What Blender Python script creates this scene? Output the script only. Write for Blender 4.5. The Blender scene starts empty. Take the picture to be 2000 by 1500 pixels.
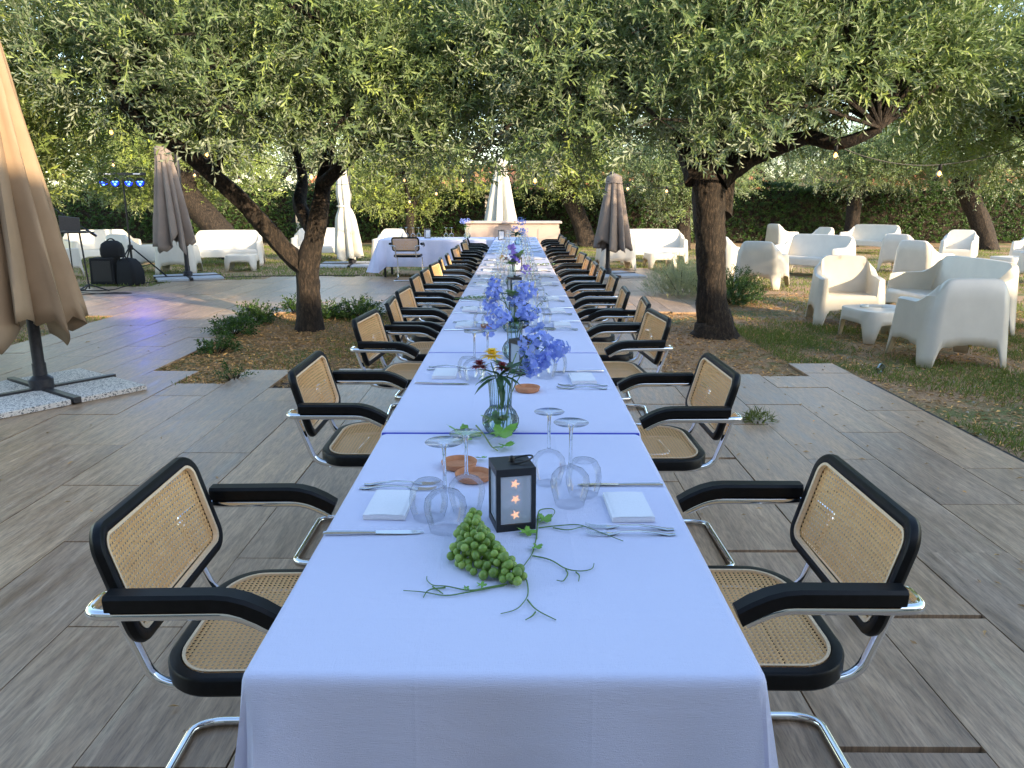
import bpy, bmesh, math, random
import numpy as np
from mathutils import Vector, Matrix, Euler
S = bpy.context.scene
R = math.radians
# ------------------------------------------------------------------ camera
CH = 1.47; FPX = 1500.0
PITCH = math.atan(357/1500); YAW = math.atan(.00649)
cd = bpy.data.cameras.new('camera'); cam = bpy.data.objects.new('camera', cd)
S.collection.objects.link(cam); S.camera = cam
cam.location = (0, 0, CH); cam.rotation_euler = (math.pi/2-PITCH, 0, YAW)
cd.sensor_width = 36; cd.lens = 27.0; cd.clip_start = .05; cd.clip_end = 900
# ------------------------------------------------------------------ world, sun, exposure
SUN_EL = R(17); SUN_AZ = R(139)          # azimuth clockwise from +Y
w = bpy.data.worlds.new('World'); S.world = w; w.use_nodes = True
nt = w.node_tree; bg = nt.nodes['Background']
sky = nt.nodes.new('ShaderNodeTexSky'); sky.sky_type = 'NISHITA'; sky.sun_disc = False
sky.sun_elevation = SUN_EL; sky.sun_rotation = SUN_AZ; sky.air_density = 1.0; sky.dust_density = .7; sky.ozone_density = 1.0
nt.links.new(sky.outputs[0], bg.inputs[0]); bg.inputs[1].default_value = .15
sd = bpy.data.lights.new('sun', 'SUN'); sun = bpy.data.objects.new('sun', sd); S.collection.objects.link(sun)
sd.energy = 2.4; sd.angle = R(.6); sd.color = (1, .80, .55)
tosun = Vector((math.sin(SUN_AZ)*math.cos(SUN_EL), math.cos(SUN_AZ)*math.cos(SUN_EL), math.sin(SUN_EL)))
sun.rotation_euler = tosun.to_track_quat('Z', 'Y').to_euler(); sun.location = (20, -20, 15)
S.view_settings.view_transform = 'Standard'; S.view_settings.look = 'None'
S.view_settings.exposure = 1.95; S.view_settings.gamma = 1
cy = S.cycles; cy.use_denoising = True; cy.max_bounces = 8; cy.transparent_max_bounces = 40
cy.transmission_bounces = 6; cy.sample_clamp_indirect = 4; cy.caustics_reflective = False; cy.caustics_refractive = False
# ------------------------------------------------------------------ pixel -> place
def ray(px, py):
    x = (px-1000)/FPX; y = -(py-750)/FPX
    f = math.cos(PITCH)+y*math.sin(PITCH); z = -math.sin(PITCH)+y*math.cos(PITCH)
    return Vector((x*math.cos(YAW)-f*math.sin(YAW), x*math.sin(YAW)+f*math.cos(YAW), z))
def P(px, py, z=0.0):
    r = ray(px, py); return Vector((0, 0, CH))+r*((z-CH)/r.z)
def PD(px, py, d):
    r = ray(px, py); return Vector((0, 0, CH))+r*(d/r.y)
TZ = .752     # cloth surface
def T(px, py): return P(px, py, TZ)
# ------------------------------------------------------------------ materials
MATS = {}
def newmat(n):
    m = bpy.data.materials.new(n); m.use_nodes = True; MATS[n] = m
    t = m.node_tree; b = t.nodes['Principled BSDF']; return m, t, b
def ramp(t, src, stops):
    r = t.nodes.new('ShaderNodeValToRGB'); e = r.color_ramp.elements
    while len(e) < len(stops): e.new(.5)
    for k, (p, c) in enumerate(stops):
        e[k].position = p; e[k].color = (*c, 1) if len(c) == 3 else c
    t.links.new(src, r.inputs[0]); return r.outputs[0]
def noise(t, vec, scale, detail=4, rough=.6, dist=0):
    n = t.nodes.new('ShaderNodeTexNoise'); n.inputs['Scale'].default_value = scale
    n.inputs['Detail'].default_value = detail; n.inputs['Roughness'].default_value = rough; n.inputs['Distortion'].default_value = dist
    if vec is not None: t.links.new(vec, n.inputs['Vector'])
    return n.outputs[0]
def coord(t, kind='Object', scale=None):
    c = t.nodes.new('ShaderNodeTexCoord'); o = c.outputs[kind]
    if scale:
        m = t.nodes.new('ShaderNodeMapping'); m.inputs['Scale'].default_value = scale
        t.links.new(o, m.inputs[0]); o = m.outputs[0]
    return o
def bump(t, b, h, strength=.3, dist=.01):
    n = t.nodes.new('ShaderNodeBump'); n.inputs['Strength'].default_value = strength; n.inputs['Distance'].default_value = dist
    t.links.new(h, n.inputs['Height']); t.links.new(n.outputs[0], b.inputs['Normal'])
def mixc(t, fac, a, b, mode='MIX'):
    m = t.nodes.new('ShaderNodeMix'); m.data_type = 'RGBA'; m.blend_type = mode
    for s, v in ((0, fac), (6, a), (7, b)):
        if hasattr(v, 'is_linked'): t.links.new(v, m.inputs[s])
        else: m.inputs[s].default_value = v if s == 0 else (*v, 1)
    return m.outputs[2]
def simple(n, col, rough=.5, metal=0, var=.12, scale=30, bumps=0, spec=.5):
    m, t, b = newmat(n)
    nz = noise(t, coord(t), scale, 5)
    lo = tuple(max(0, c*(1-var)) for c in col); hi = tuple(min(1, c*(1+var)) for c in col)
    t.links.new(ramp(t, nz, [(.3, lo), (.7, hi)]), b.inputs['Base Color'])
    b.inputs['Roughness'].default_value = rough; b.inputs['Metallic'].default_value = metal
    b.inputs['Specular IOR Level'].default_value = spec
    if bumps: bump(t, b, nz, bumps, .004)
    return m
simple('black_wood', (.006, .006, .0065), .4, 0, .3, 60, 0, .2)
simple('chrome', (.86, .87, .88), .06, 1, .03, 10)
simple('steel', (.75, .75, .76), .16, 1, .05, 60)
simple('dark_metal', (.045, .045, .05), .4, .4, .2, 30)
simple('black_plastic', (.012, .012, .013), .45, 0, .3, 60)
simple('cane_edge', (.85, .62, .38), .5, 0, .1, 120)
simple('white_plastic', (.66, .61, .52), .33, 0, .07, 3.5)
simple('terracotta', (.52, .22, .10), .8, 0, .15, 60, .15)
simple('bar_paint', (.46, .35, .29), .6, 0, .05, 4)
simple('bar_trim', (.50, .41, .36), .55, 0, .05, 4)
simple('house_wall', (.42, .37, .31), .9, 0, .1, 2, .1)
simple('house_roof', (.48, .19, .09), .85, 0, .25, 6, .2)
simple('window_dark', (.05, .06, .07), .12, 0, .2, 3)
simple('tablewood', (.30, .2, .12), .6, 0, .2, 20)
simple('stem_green', (.10, .19, .04), .55, 0, .2, 40)
simple('grape_leaf', (.17, .36, .05), .45, 0, .25, 60, .2)
simple('grape_stem', (.20, .24, .08), .6, 0, .2, 60)
simple('petal_yellow', (.85, .55, .02), .6, 0, .15, 90)
simple('petal_red', (.22, .015, .02), .6, 0, .25, 90)
simple('petal_purple', (.32, .22, .72), .6, 0, .15, 60)
simple('petal_cream', (.85, .68, .38), .6, 0, .1, 60)
simple('screen_grey', (.10, .10, .11), .35, .3, .1, 40)
simple('cable_black', (.01, .01, .01), .5, 0, .1, 40)
simple('mark_white', (.8, .8, .8), .5, 0, .05, 40)
simple('ceramic', (.75, .80, .78), .2, 0, .05, 40)
simple('litter_cup', (.6, .63, .62), .25, 0, .1, 40)
simple('napkin', (.82, .82, .86), .85, 0, .03, 200, .1)
simple('brass', (.5, .36, .10), .35, 1, .1, 50)
def cloth_mat():
    m, t, b = newmat('tablecloth'); co = coord(t)
    n1 = noise(t, coord(t, 'Object', (60, 900, 900)), 1, 3); n2 = noise(t, coord(t, 'Object', (900, 60, 900)), 1, 3)
    a = t.nodes.new('ShaderNodeMath'); t.links.new(n1, a.inputs[0]); t.links.new(n2, a.inputs[1])
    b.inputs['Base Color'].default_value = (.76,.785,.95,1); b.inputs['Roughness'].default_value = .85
    n3 = noise(t, co, 5, 2, .5)
    a2 = t.nodes.new('ShaderNodeMath'); a2.operation = 'MULTIPLY_ADD'; a2.inputs[1].default_value = 3.5
    t.links.new(n3, a2.inputs[0]); t.links.new(a.outputs[0], a2.inputs[2])
    sx = t.nodes.new('ShaderNodeSeparateXYZ'); t.links.new(co, sx.inputs[0]); cr = None
    for ax, per, off in ((0, .277, .5), (1, .345, .37)):
        d = t.nodes.new('ShaderNodeMath'); d.operation = 'MULTIPLY_ADD'; d.inputs[1].default_value = 1/per; d.inputs[2].default_value = off+10; t.links.new(sx.outputs[ax], d.inputs[0])
        f = t.nodes.new('ShaderNodeMath'); f.operation = 'PINGPONG'; f.inputs[1].default_value = .5; t.links.new(d.outputs[0], f.inputs[0])
        k = ramp(t, f.outputs[0], [(0, (1,)*3), (.022, (.25,)*3), (.06, (0,)*3)])
        cr = k if cr is None else mixc(t, 1.0, cr, k, 'ADD')
    a3 = t.nodes.new('ShaderNodeMath'); a3.operation = 'MULTIPLY_ADD'; a3.inputs[1].default_value = .55; t.links.new(cr, a3.inputs[0]); t.links.new(a2.outputs[0], a3.inputs[2])
    n4 = noise(t, coord(t, 'Object', (2.2, 5, 5)), 2.3, 3, .55, .8)
    a4 = t.nodes.new('ShaderNodeMath'); a4.operation = 'MULTIPLY_ADD'; a4.inputs[1].default_value = 3.0; t.links.new(n4, a4.inputs[0]); t.links.new(a3.outputs[0], a4.inputs[2])
    bump(t, b, a4.outputs[0], .42, .006)
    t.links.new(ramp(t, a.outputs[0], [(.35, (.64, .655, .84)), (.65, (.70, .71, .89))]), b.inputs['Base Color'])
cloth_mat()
simple('seam_shade', (.05, .07, .5), .8, 0, .1, 80)  # blue shade of the cloth seams, put into a colour
def cane_mat():
    m, t, b = newmat('cane'); n = noise(t, coord(t), 220, 3)
    t.links.new(ramp(t, n, [(.3, (.76, .41, .15)), (.7, (.97, .64, .29))]), b.inputs['Base Color']); b.inputs['Roughness'].default_value = .5
cane_mat()
def fabric(n, col):
    m, t, b = newmat(n); n1 = noise(t, coord(t), 3, 4); n2 = noise(t, coord(t), 400, 2)
    c = ramp(t, n1, [(.3, tuple(x*.86 for x in col)), (.7, tuple(min(1, x*1.08) for x in col))])
    t.links.new(c, b.inputs['Base Color']); b.inputs['Roughness'].default_value = .85; bump(t, b, n2, .15, .002)
fabric('tan_fabric', (.35, .245, .15)); fabric('taupe_fabric', (.24, .19, .155)); fabric('white_fabric', (.58, .555, .47))
fabric('bag_fabric', (.006, .006, .0065))
def plank_mat():
    m, t, b = newmat('wood_tile')
    oi = t.nodes.new('ShaderNodeObjectInfo'); at = t.nodes.new('ShaderNodeAttribute'); at.attribute_name = 'tone'
    a = t.nodes.new('ShaderNodeMath'); t.links.new(oi.outputs['Random'], a.inputs[0]); t.links.new(at.outputs['Fac'], a.inputs[1])
    fr = t.nodes.new('ShaderNodeMath'); fr.operation = 'FRACT'; t.links.new(a.outputs[0], fr.inputs[0])
    c = t.nodes.new('ShaderNodeTexCoord')
    mul = t.nodes.new('ShaderNodeVectorMath'); mul.operation = 'SCALE'; mul.inputs[0].default_value = (37, 91, 13); t.links.new(fr.outputs[0], mul.inputs['Scale'])
    add = t.nodes.new('ShaderNodeVectorMath'); t.links.new(c.outputs['Object'], add.inputs[0]); t.links.new(mul.outputs[0], add.inputs[1])
    mp = t.nodes.new('ShaderNodeMapping'); mp.inputs['Scale'].default_value = (9, .9, 1); t.links.new(add.outputs[0], mp.inputs[0])
    g1 = noise(t, mp.outputs[0], 2.2, 6, .62, .6)
    mp2 = t.nodes.new('ShaderNodeMapping'); mp2.inputs['Scale'].default_value = (58, 6, 1); t.links.new(add.outputs[0], mp2.inputs[0])
    g2 = noise(t, mp2.outputs[0], 2, 5, .7)
    col = ramp(t, g1, [(.28, (.26, .17, .105)), (.45, (.39, .265, .17)), (.6, (.50, .35, .23)), (.74, (.66, .49, .33))])
    fine = ramp(t, g2, [(.36, (.40, .40, .42)), (.5, (.85, .85, .85)), (.62, (1.12, 1.1, 1.06))])
    mp3 = t.nodes.new('ShaderNodeMapping'); mp3.inputs['Scale'].default_value = (14, .55, 1); t.links.new(add.outputs[0], mp3.inputs[0])
    g3 = noise(t, mp3.outputs[0], 1.7, 5, .6, .3)
    col = mixc(t, ramp(t, g3, [(.56, (0, 0, 0)), (.72, (.6, .6, .6))]), col, (.56, .43, .28))
    col = mixc(t, .62, col, fine, 'MULTIPLY')
    tone = ramp(t, fr.outputs[0], [(0, (.86, .86, .89)), (.5, (1.0, .98, .96)), (1, (1.12, 1.1, 1.06))])
    col = mixc(t, 1.0, col, tone, 'MULTIPLY')
    dirt = ramp(t, noise(t, c.outputs['Object'], 1.3, 5), [(.4, (1, 1, 1)), (.8, (1.12, 1.08, 1.0))])
    t.links.new(mixc(t, 1.0, col, dirt, 'MULTIPLY'), b.inputs['Base Color'])
    t.links.new(ramp(t, g1, [(.3, (.30,)*3), (.7, (.50,)*3)]), b.inputs['Roughness'])
    bump(t, b, g2, .25, .003)
plank_mat()
def ground_mat():
    m, t, b = newmat('ground'); co = coord(t)
    big = noise(t, co, .9, 5, .65); fine = noise(t, co, 45, 4, .7); mid = noise(t, co, 6, 4)
    soil = ramp(t, fine, [(.3, (.19, .11, .06)), (.5, (.41, .245, .13)), (.62, (.56, .39, .22)), (.75, (.66, .54, .39))])
    grs = ramp(t, fine, [(.3, (.07, .085, .022)), (.6, (.20, .21, .065)), (.8, (.36, .32, .14))])
    sep = t.nodes.new('ShaderNodeMath'); sep.operation = 'MULTIPLY_ADD'; sep.inputs[1].default_value = .30
    t.links.new(mid, sep.inputs[0]); t.links.new(big, sep.inputs[2])
    t.links.new(mixc(t, ramp(t, sep.outputs[0], [(.62, (0, 0, 0)), (.76, (1, 1, 1))]), soil, grs), b.inputs['Base Color'])
    b.inputs['Roughness'].default_value = .95; bump(t, b, fine, .7, .03)
ground_mat()
def bark_mat():
    m, t, b = newmat('bark'); n = noise(t, coord(t, 'Object', (1, 1, .35)), 34, 6, .7, .4)
    t.links.new(ramp(t, n, [(.32, (.007, .005, .004)), (.5, (.026, .019, .014)), (.68, (.085, .06, .04))]), b.inputs['Base Color'])
    b.inputs['Roughness'].default_value = .95; bump(t, b, n, 1.0, .03)
bark_mat()
def leaf_mat(n, top, under, trans=.25, rough=.42):
    m = bpy.data.materials.new(n); m.use_nodes = True; MATS[n] = m; t = m.node_tree
    b = t.nodes['Principled BSDF']; out = t.nodes['Material Output']
    at = t.nodes.new('ShaderNodeAttribute'); at.attribute_name = 'tone'
    tc = ramp(t, at.outputs['Fac'], [(0, tuple(x*.55 for x in top)), (.5, top), (.85, (top[0]*1.6, top[1]*1.5, top[2]*1.1)), (1, (top[0]*2.1, top[1]*1.85, top[2]*1.1))])
    g = t.nodes.new('ShaderNodeNewGeometry')
    col = mixc(t, g.outputs['Backfacing'], tc, under)
    t.links.new(col, b.inputs['Base Color']); b.inputs['Roughness'].default_value = rough
    tr = t.nodes.new('ShaderNodeBsdfTranslucent')
    t.links.new(mixc(t, .5, tc, (top[0]*1.8, top[1]*2.0, top[2]*.8)), tr.inputs['Color'])
    mx = t.nodes.new('ShaderNodeMixShader'); mx.inputs[0].default_value = trans
    t.links.new(b.outputs[0], mx.inputs[1]); t.links.new(tr.outputs[0], mx.inputs[2]); t.links.new(mx.outputs[0], out.inputs[0])
leaf_mat('olive_leaf', (.175, .24, .10), (.33, .38, .26))
leaf_mat('olive_leaf_yellow', (.21, .275, .075), (.30, .35, .17))
leaf_mat('hedge_leaf', (.045, .10, .022), (.07, .12, .035))
leaf_mat('shrub_leaf', (.05, .11, .022), (.08, .13, .04))
leaf_mat('grey_shrub_leaf', (.42, .44, .32), (.46, .48, .38))
leaf_mat('dark_leaf', (.035, .085, .03), (.08, .13, .06))
leaf_mat('grass_blade', (.17, .215, .05), (.17, .20, .05), .3, .6)
leaf_mat('dry_leaf', (.52, .32, .16), (.58, .41, .24), .1, .8)
leaf_mat('petal_blue', (.29, .37, .88), (.34, .42, .9), .3, .6)
leaf_mat('palm_leaf', (.20, .32, .10), (.3, .38, .2), .25, .5)
def grape_mat():
    m, t, b = newmat('grape'); oi = t.nodes.new('ShaderNodeObjectInfo')
    c = ramp(t, oi.outputs['Random'], [(0, (.14, .23, .035)), (.5, (.21, .33, .055)), (1, (.31, .43, .09))])
    t.links.new(c, b.inputs['Base Color']); b.inputs['Roughness'].default_value = .42
    b.inputs['Subsurface Weight'].default_value = .5; b.inputs['Subsurface Radius'].default_value = (.004, .006, .002)
grape_mat()
def glass_mat(n, tint, edge, gl=1.0):
    m = bpy.data.materials.new(n); m.use_nodes = True; MATS[n] = m; t = m.node_tree; t.nodes.clear()
    out = t.nodes.new('ShaderNodeOutputMaterial'); tr = t.nodes.new('ShaderNodeBsdfTransparent'); go = t.nodes.new('ShaderNodeBsdfGlossy')
    go.inputs['Roughness'].default_value = .02
    lw = t.nodes.new('ShaderNodeLayerWeight'); lw.inputs['Blend'].default_value = .5
    t.links.new(ramp(t, lw.outputs['Facing'], [(.80, tint), (.985, edge)]), tr.inputs[0])
    fr = t.nodes.new('ShaderNodeFresnel'); fr.inputs['IOR'].default_value = 1.42
    ml = t.nodes.new('ShaderNodeMath'); ml.operation = 'MULTIPLY'; ml.inputs[1].default_value = gl; ml.use_clamp = True
    t.links.new(fr.outputs[0], ml.inputs[0])
    mx = t.nodes.new('ShaderNodeMixShader'); t.links.new(ml.outputs[0], mx.inputs[0])
    t.links.new(tr.outputs[0], mx.inputs[1]); t.links.new(go.outputs[0], mx.inputs[2]); t.links.new(mx.outputs[0], out.inputs[0])
glass_mat('glass', (.985, .99, .995), (.30, .36, .38), .5)
glass_mat('vase_glass', (.87, .95, .95), (.36, .52, .54), .9)
def solid_glass():
    m, t, b = newmat('solid_glass'); b.inputs['Base Color'].default_value = (.96, .98, .98, 1); b.inputs['Roughness'].default_value = .02; b.inputs['IOR'].default_value = 1.45; b.inputs['Transmission Weight'].default_value = 1
solid_glass()
def frosted():
    m = bpy.data.materials.new('frosted_pane'); m.use_nodes = True; MATS['frosted_pane'] = m; t = m.node_tree
    b = t.nodes['Principled BSDF']; out = t.nodes['Material Output']; b.inputs['Base Color'].default_value = (.62, .68, .76, 1); b.inputs['Roughness'].default_value = .25
    tr = t.nodes.new('ShaderNodeBsdfTransparent'); mx = t.nodes.new('ShaderNodeMixShader'); mx.inputs[0].default_value = .5
    t.links.new(b.outputs[0], mx.inputs[1]); t.links.new(tr.outputs[0], mx.inputs[2]); t.links.new(mx.outputs[0], out.inputs[0])
frosted()
def emit(n, col, e):
    m, t, b = newmat(n); b.inputs['Base Color'].default_value = (*col, 1); b.inputs['Emission Color'].default_value = (*col, 1); b.inputs['Emission Strength'].default_value = e
emit('bulb_glow', (1, .43, .10), 2.2); emit('star_glow', (1, .50, .18), .75)
emit('led_blue', (.004, .03, 1), .5); emit('led_core', (.12, .42, 1), 1.6)
def speckle():
    m, t, b = newmat('terrazzo'); v = t.nodes.new('ShaderNodeTexVoronoi'); v.inputs['Scale'].default_value = 130; t.links.new(coord(t), v.inputs['Vector'])
    r = t.nodes.new('ShaderNodeSeparateColor'); t.links.new(v.outputs['Color'], r.inputs[0])
    t.links.new(ramp(t, r.outputs[0], [(.2, (.16, .155, .15)), (.27, (.62, .58, .52)), (.8, (.74, .69, .62))]), b.inputs['Base Color']); b.inputs['Roughness'].default_value = .8
speckle()
simple('slab_plain', (.42, .43, .44), .85, 0, .1, 20)
# ------------------------------------------------------------------ mesh helpers
COL = S.collection
def fillet(pts, r, n=6):
    pts = [Vector(p) for p in pts]; rs = r if isinstance(r, (list, tuple)) else [r]*len(pts); out = [pts[0]]
    for i in range(1, len(pts)-1):
        a, b, c = pts[i-1], pts[i], pts[i+1]; d1 = (a-b); d2 = (c-b)
        k = min(rs[i], d1.length*.48, d2.length*.48); p0 = b+d1.normalized()*k; p2 = b+d2.normalized()*k
        for j in range(n+1):
            s = j/n; out.append(p0*(1-s)**2+b*2*s*(1-s)+p2*s*s)
    out.append(pts[-1]); return out
class MB:
    def __init__(s): s.v = []; s.f = []
    def add(s, vs, fs):
        o = len(s.v); s.v += [tuple(v) for v in vs]; s.f += [tuple(i+o for i in f) for f in fs]; return s
    def box(s, c, size, rot=None, taper=1.0):
        x, y, z = (k/2 for k in size); vs = []
        for sx, sy, sz in ((-1,-1,-1),(1,-1,-1),(1,1,-1),(-1,1,-1),(-1,-1,1),(1,-1,1),(1,1,1),(-1,1,1)):
            q = taper if sz > 0 else 1; v = Vector((sx*x*q, sy*y*q, sz*z))
            if rot is not None: v = rot @ v
            vs.append(v+Vector(c))
        return s.add(vs, [(0,3,2,1),(4,5,6,7),(0,1,5,4),(1,2,6,5),(2,3,7,6),(3,0,4,7)])
    def tube(s, pts, r, n=8, cap=True, noise=None):
        pts = [Vector(p) for p in pts]; m = len(pts); rr = r if isinstance(r, (list, tuple)) else [r]*m
        t0 = (pts[1]-pts[0]).normalized(); u = t0.orthogonal().normalized(); vs = []
        for i, p in enumerate(pts):
            t = (pts[min(i+1, m-1)]-pts[max(i-1, 0)]).normalized()
            u = (u-t*u.dot(t)).normalized(); q = t.cross(u)
            for k in range(n):
                a = 2*math.pi*k/n; rad = rr[i]*(noise(i, k) if noise else 1)
                vs.append(p+u*math.cos(a)*rad+q*math.sin(a)*rad)
        fs = [(i*n+k, i*n+(k+1) % n, (i+1)*n+(k+1) % n, (i+1)*n+k) for i in range(m-1) for k in range(n)]
        if cap: fs += [tuple(range(n-1, -1, -1)), tuple((m-1)*n+k for k in range(n))]
        return s.add(vs, fs)
    def lathe(s, prof, n=20, c=(0, 0, 0), ribs=0, amp=0):
        vs = []
        for (r, z) in prof:
            for k in range(n):
                a = 2*math.pi*k/n; q = r*(1+amp*math.cos(ribs*a)) if ribs else r
                vs.append((c[0]+q*math.cos(a), c[1]+q*math.sin(a), c[2]+z))
        fs = [(i*n+k, i*n+(k+1) % n, (i+1)*n+(k+1) % n, (i+1)*n+k) for i in range(len(prof)-1) for k in range(n)]
        return s.add(vs, fs)
    def grid(s, rows, closed=False):
        m = len(rows[0]); vs = [p for r in rows for p in r]
        fs = [(i*m+k, i*m+(k+1) % m, (i+1)*m+(k+1) % m, (i+1)*m+k) for i in range(len(rows)-1) for k in range(m if closed else m-1)]
        return s.add(vs, fs)
    def prism(s, poly, z0, z1):
        n = len(poly)
        return s.add([(x, y, z0) for x, y in poly]+[(x, y, z1) for x, y in poly],
            [tuple(range(n-1, -1, -1)), tuple(range(n, 2*n))]+[(i, (i+1) % n, n+(i+1) % n, n+i) for i in range(n)])
    def mesh(s, name):
        me = bpy.data.meshes.new(name); me.from_pydata(s.v, [], s.f); return me
    def build(s, name, mat, parent=None, smooth=True, bevel=0):
        me = s.mesh(name); me.materials.append(MATS[mat])
        if smooth:
            me.polygons.foreach_set('use_smooth', [True]*len(me.polygons))
            me.set_sharp_from_angle(angle=R(38))
        o = bpy.data.objects.new(name, me); COL.objects.link(o); o.parent = parent
        if bevel:
            bv = o.modifiers.new('bevel', 'BEVEL'); bv.width = bevel; bv.segments = 2; bv.limit_method = 'ANGLE'
        return o
def tag(o, label, cat, group=None, kind=None):
    if label: o['label'] = label
    if cat: o['category'] = cat
    if group: o['group'] = group
    if kind: o['kind'] = kind
    return o
def thing(name, label, cat, loc=(0, 0, 0), rz=0, group=None):
    o = bpy.data.objects.new(name, None); COL.objects.link(o); o.empty_display_size = .1
    o.location = loc; o.rotation_euler = (0, 0, rz); return tag(o, label, cat, group)
KIDS = {}
def copy_tree(o, parent=None, loc=None, rz=None, label=None, group=None):
    c = o.copy(); COL.objects.link(c); c.parent = parent
    if loc is not None: c.location = loc
    if rz is not None: c.rotation_euler = (0, 0, rz)
    if label: c['label'] = label
    if group: c['group'] = group
    for ch in list(o.children): copy_tree(ch, c)
    return c
def npmesh(name, V, F, mat, tone=None, parent=None):
    me = bpy.data.meshes.new(name); n = len(V); m, k = F.shape
    me.vertices.add(n); me.vertices.foreach_set('co', V.astype(np.float32).ravel())
    me.loops.add(m*k); me.loops.foreach_set('vertex_index', F.astype(np.int32).ravel())
    me.polygons.add(m); me.polygons.foreach_set('loop_start', np.arange(0, m*k, k, dtype=np.int32))
    try: me.polygons.foreach_set('loop_total', np.full(m, k, dtype=np.int32))
    except Exception: pass
    if tone is not None:
        a = me.attributes.new('tone', 'FLOAT', 'POINT'); a.data.foreach_set('value', tone.astype(np.float32))
    me.update(calc_edges=True); me.materials.append(MATS[mat])
    o = bpy.data.objects.new(name, me); COL.objects.link(o); o.parent = parent; return o
rng = np.random.default_rng(7); random.seed(7)
def unit(v): return v/np.maximum(np.linalg.norm(v, axis=-1, keepdims=True), 1e-9)
def leaves_mesh(base, ldir, nrm, length, width, tone):
    """folded diamond leaves: base, left, tip, right"""
    wv = unit(np.cross(nrm, ldir)); n2 = np.cross(ldir, wv); L = length[:, None]; W = width[:, None]
    b = base; tip = base+ldir*L-n2*L*.12; m = base+ldir*L*.48
    l = m+wv*W*.5+n2*W*.22; r = m-wv*W*.5+n2*W*.22
    V = np.stack([b, r, tip, l], 1).reshape(-1, 3); n = len(base); i = np.arange(n)*4
    F = np.concatenate([np.stack([i, i+1, i+2], 1), np.stack([i, i+2, i+3], 1)])
    return V, F, np.repeat(tone, 4)
def sprigs(cent, d, nl, slen, llen, lwid, bend=(0, 0, -.25), twig=.0022, yellow=.08, spread=.9):
    N = len(cent); d = unit(d); ref = np.where(np.abs(d[:, 2:3]) > .9, [[1., 0, 0]], [[0, 0, 1.]])
    a = unit(np.cross(d, ref)); b = np.cross(d, a); ph0 = rng.uniform(0, 6.28, N)
    SL = slen*rng.uniform(.6, 1.3, N)[:, None]; bendv = np.array(bend)[None]*rng.uniform(.2, 1.6, (N, 1)); stone = rng.normal(.42, .16, N)
    young = rng.random(N) < yellow
    VB, VD, VN, LL, WW, TT = [], [], [], [], [], []
    for i in range(nl):
        s = (i//2*2+1)/nl; pos = cent+d*SL*s+bendv*SL*s*s; tang = unit(d+bendv*2*s)
        phi = ph0+(i % 2)*math.pi+(i//2)*1.57+rng.normal(0, .25, N)
        side = a*np.cos(phi)[:, None]+b*np.sin(phi)[:, None]
        op = spread*(1-.35*s)*rng.uniform(.7, 1.25, N)[:, None]
        ld = unit(tang*np.cos(op)+side*np.sin(op)); nr = unit(tang*np.sin(op)-side*np.cos(op)+np.array([[0, 0, .35]]))
        VB.append(pos); VD.append(ld); VN.append(nr); sz = rng.uniform(.65, 1.2, N)*(1-.3*max(0, s-.7)/.3)
        LL.append(llen*sz); WW.append(lwid*sz*rng.uniform(.8, 1.2, N))
        TT.append(np.clip(stone+rng.normal(0, .12, N)+young*(.25+.3*s), 0, 1))
    V, F, Tn = leaves_mesh(np.concatenate(VB), np.concatenate(VD), np.concatenate(VN), np.concatenate(LL), np.concatenate(WW), np.concatenate(TT))
    if twig:
        p0 = cent; p1 = cent+d*SL*.5+bendv*SL*.25; p2 = cent+d*SL+bendv*SL
        wv = a*twig; q = np.stack([p0-wv, p0+wv, p1+wv*.8, p1-wv*.8, p2+wv*.3, p2-wv*.3], 1).reshape(-1, 3)
        i = np.arange(N)*6+len(V); F = np.concatenate([F, np.stack([i, i+1, i+2], 1), np.stack([i, i+2, i+3], 1), np.stack([i+3, i+2, i+4], 1), np.stack([i+3, i+4, i+5], 1)])
        V = np.concatenate([V, q]); Tn = np.concatenate([Tn, np.full(N*6, .95)])
    return V, F, Tn
def randdir(n): return unit(rng.normal(size=(n, 3)))
# ------------------------------------------------------------------ ground and terrace
def struct(o): o['kind'] = 'structure'; return o
m = MB(); m.add([(-400, -400, 0), (400, -400, 0), (400, 700, 0), (-400, 700, 0)], [(0, 1, 2, 3)])
ground = struct(m.build('lawn', 'ground', None, False))
PW, PL, GAP, PT = .4055, 1.215, .0055, .022
X0 = .862           # one joint line
def in_hole(x, y):
    # tree bed with the left olive, staggered near side
    if -3.22 < x < -1.15 and y < 10.2:
        k = int((x+3.22)//PW); return y > (6.62 if k % 2 == 0 else 6.02)
    if x < -5.25 and 6.2 < y < 9.9: return True
    if 1.25 < x < 2.95 and y > 6.35 and y < 10.3: return not (x > 2.45 and y < 6.95)
    return False
def paved(x, y):
    if in_hole(x, y): return False
    if x > 2.95: return False
    if x > 2.0 and y > 17.3: return False
    far = 15.2 if x > -5.0 else (14.6 if x > -6.3 else 13.3)
    if x > -.6: far = 17.2
    return y < far
cells = []
for k in range(-30, 8):
    xa = X0+(k-1)*PW; xc = xa+PW/2; off = {1: 1.79, 2: 2.48}.get(k, (k*.437*PL) % PL+.2)
    y = off-4*PL
    while y < 18.6:
        y0, y1 = y, y+PL; y += PL
        if y1 < -1.6: continue
        # clip to the paved stretch by thirds
        yy = [y0+(y1-y0)*(i+.5)/6 for i in range(6)]; ok = [paved(xc, q) for q in yy]
        i = 0
        while i < 6:
            if ok[i]:
                j = i
                while j < 6 and ok[j]: j += 1
                cells.append((xc, y0+(y1-y0)*i/6+(.022 if k in (1, 2) and i == 0 else 0), y0+(y1-y0)*j/6)); i = j
            else: i += 1
def seen(x, y):
    return y > .2 and abs(x) < .72*y+1.2 and x > -9
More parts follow.
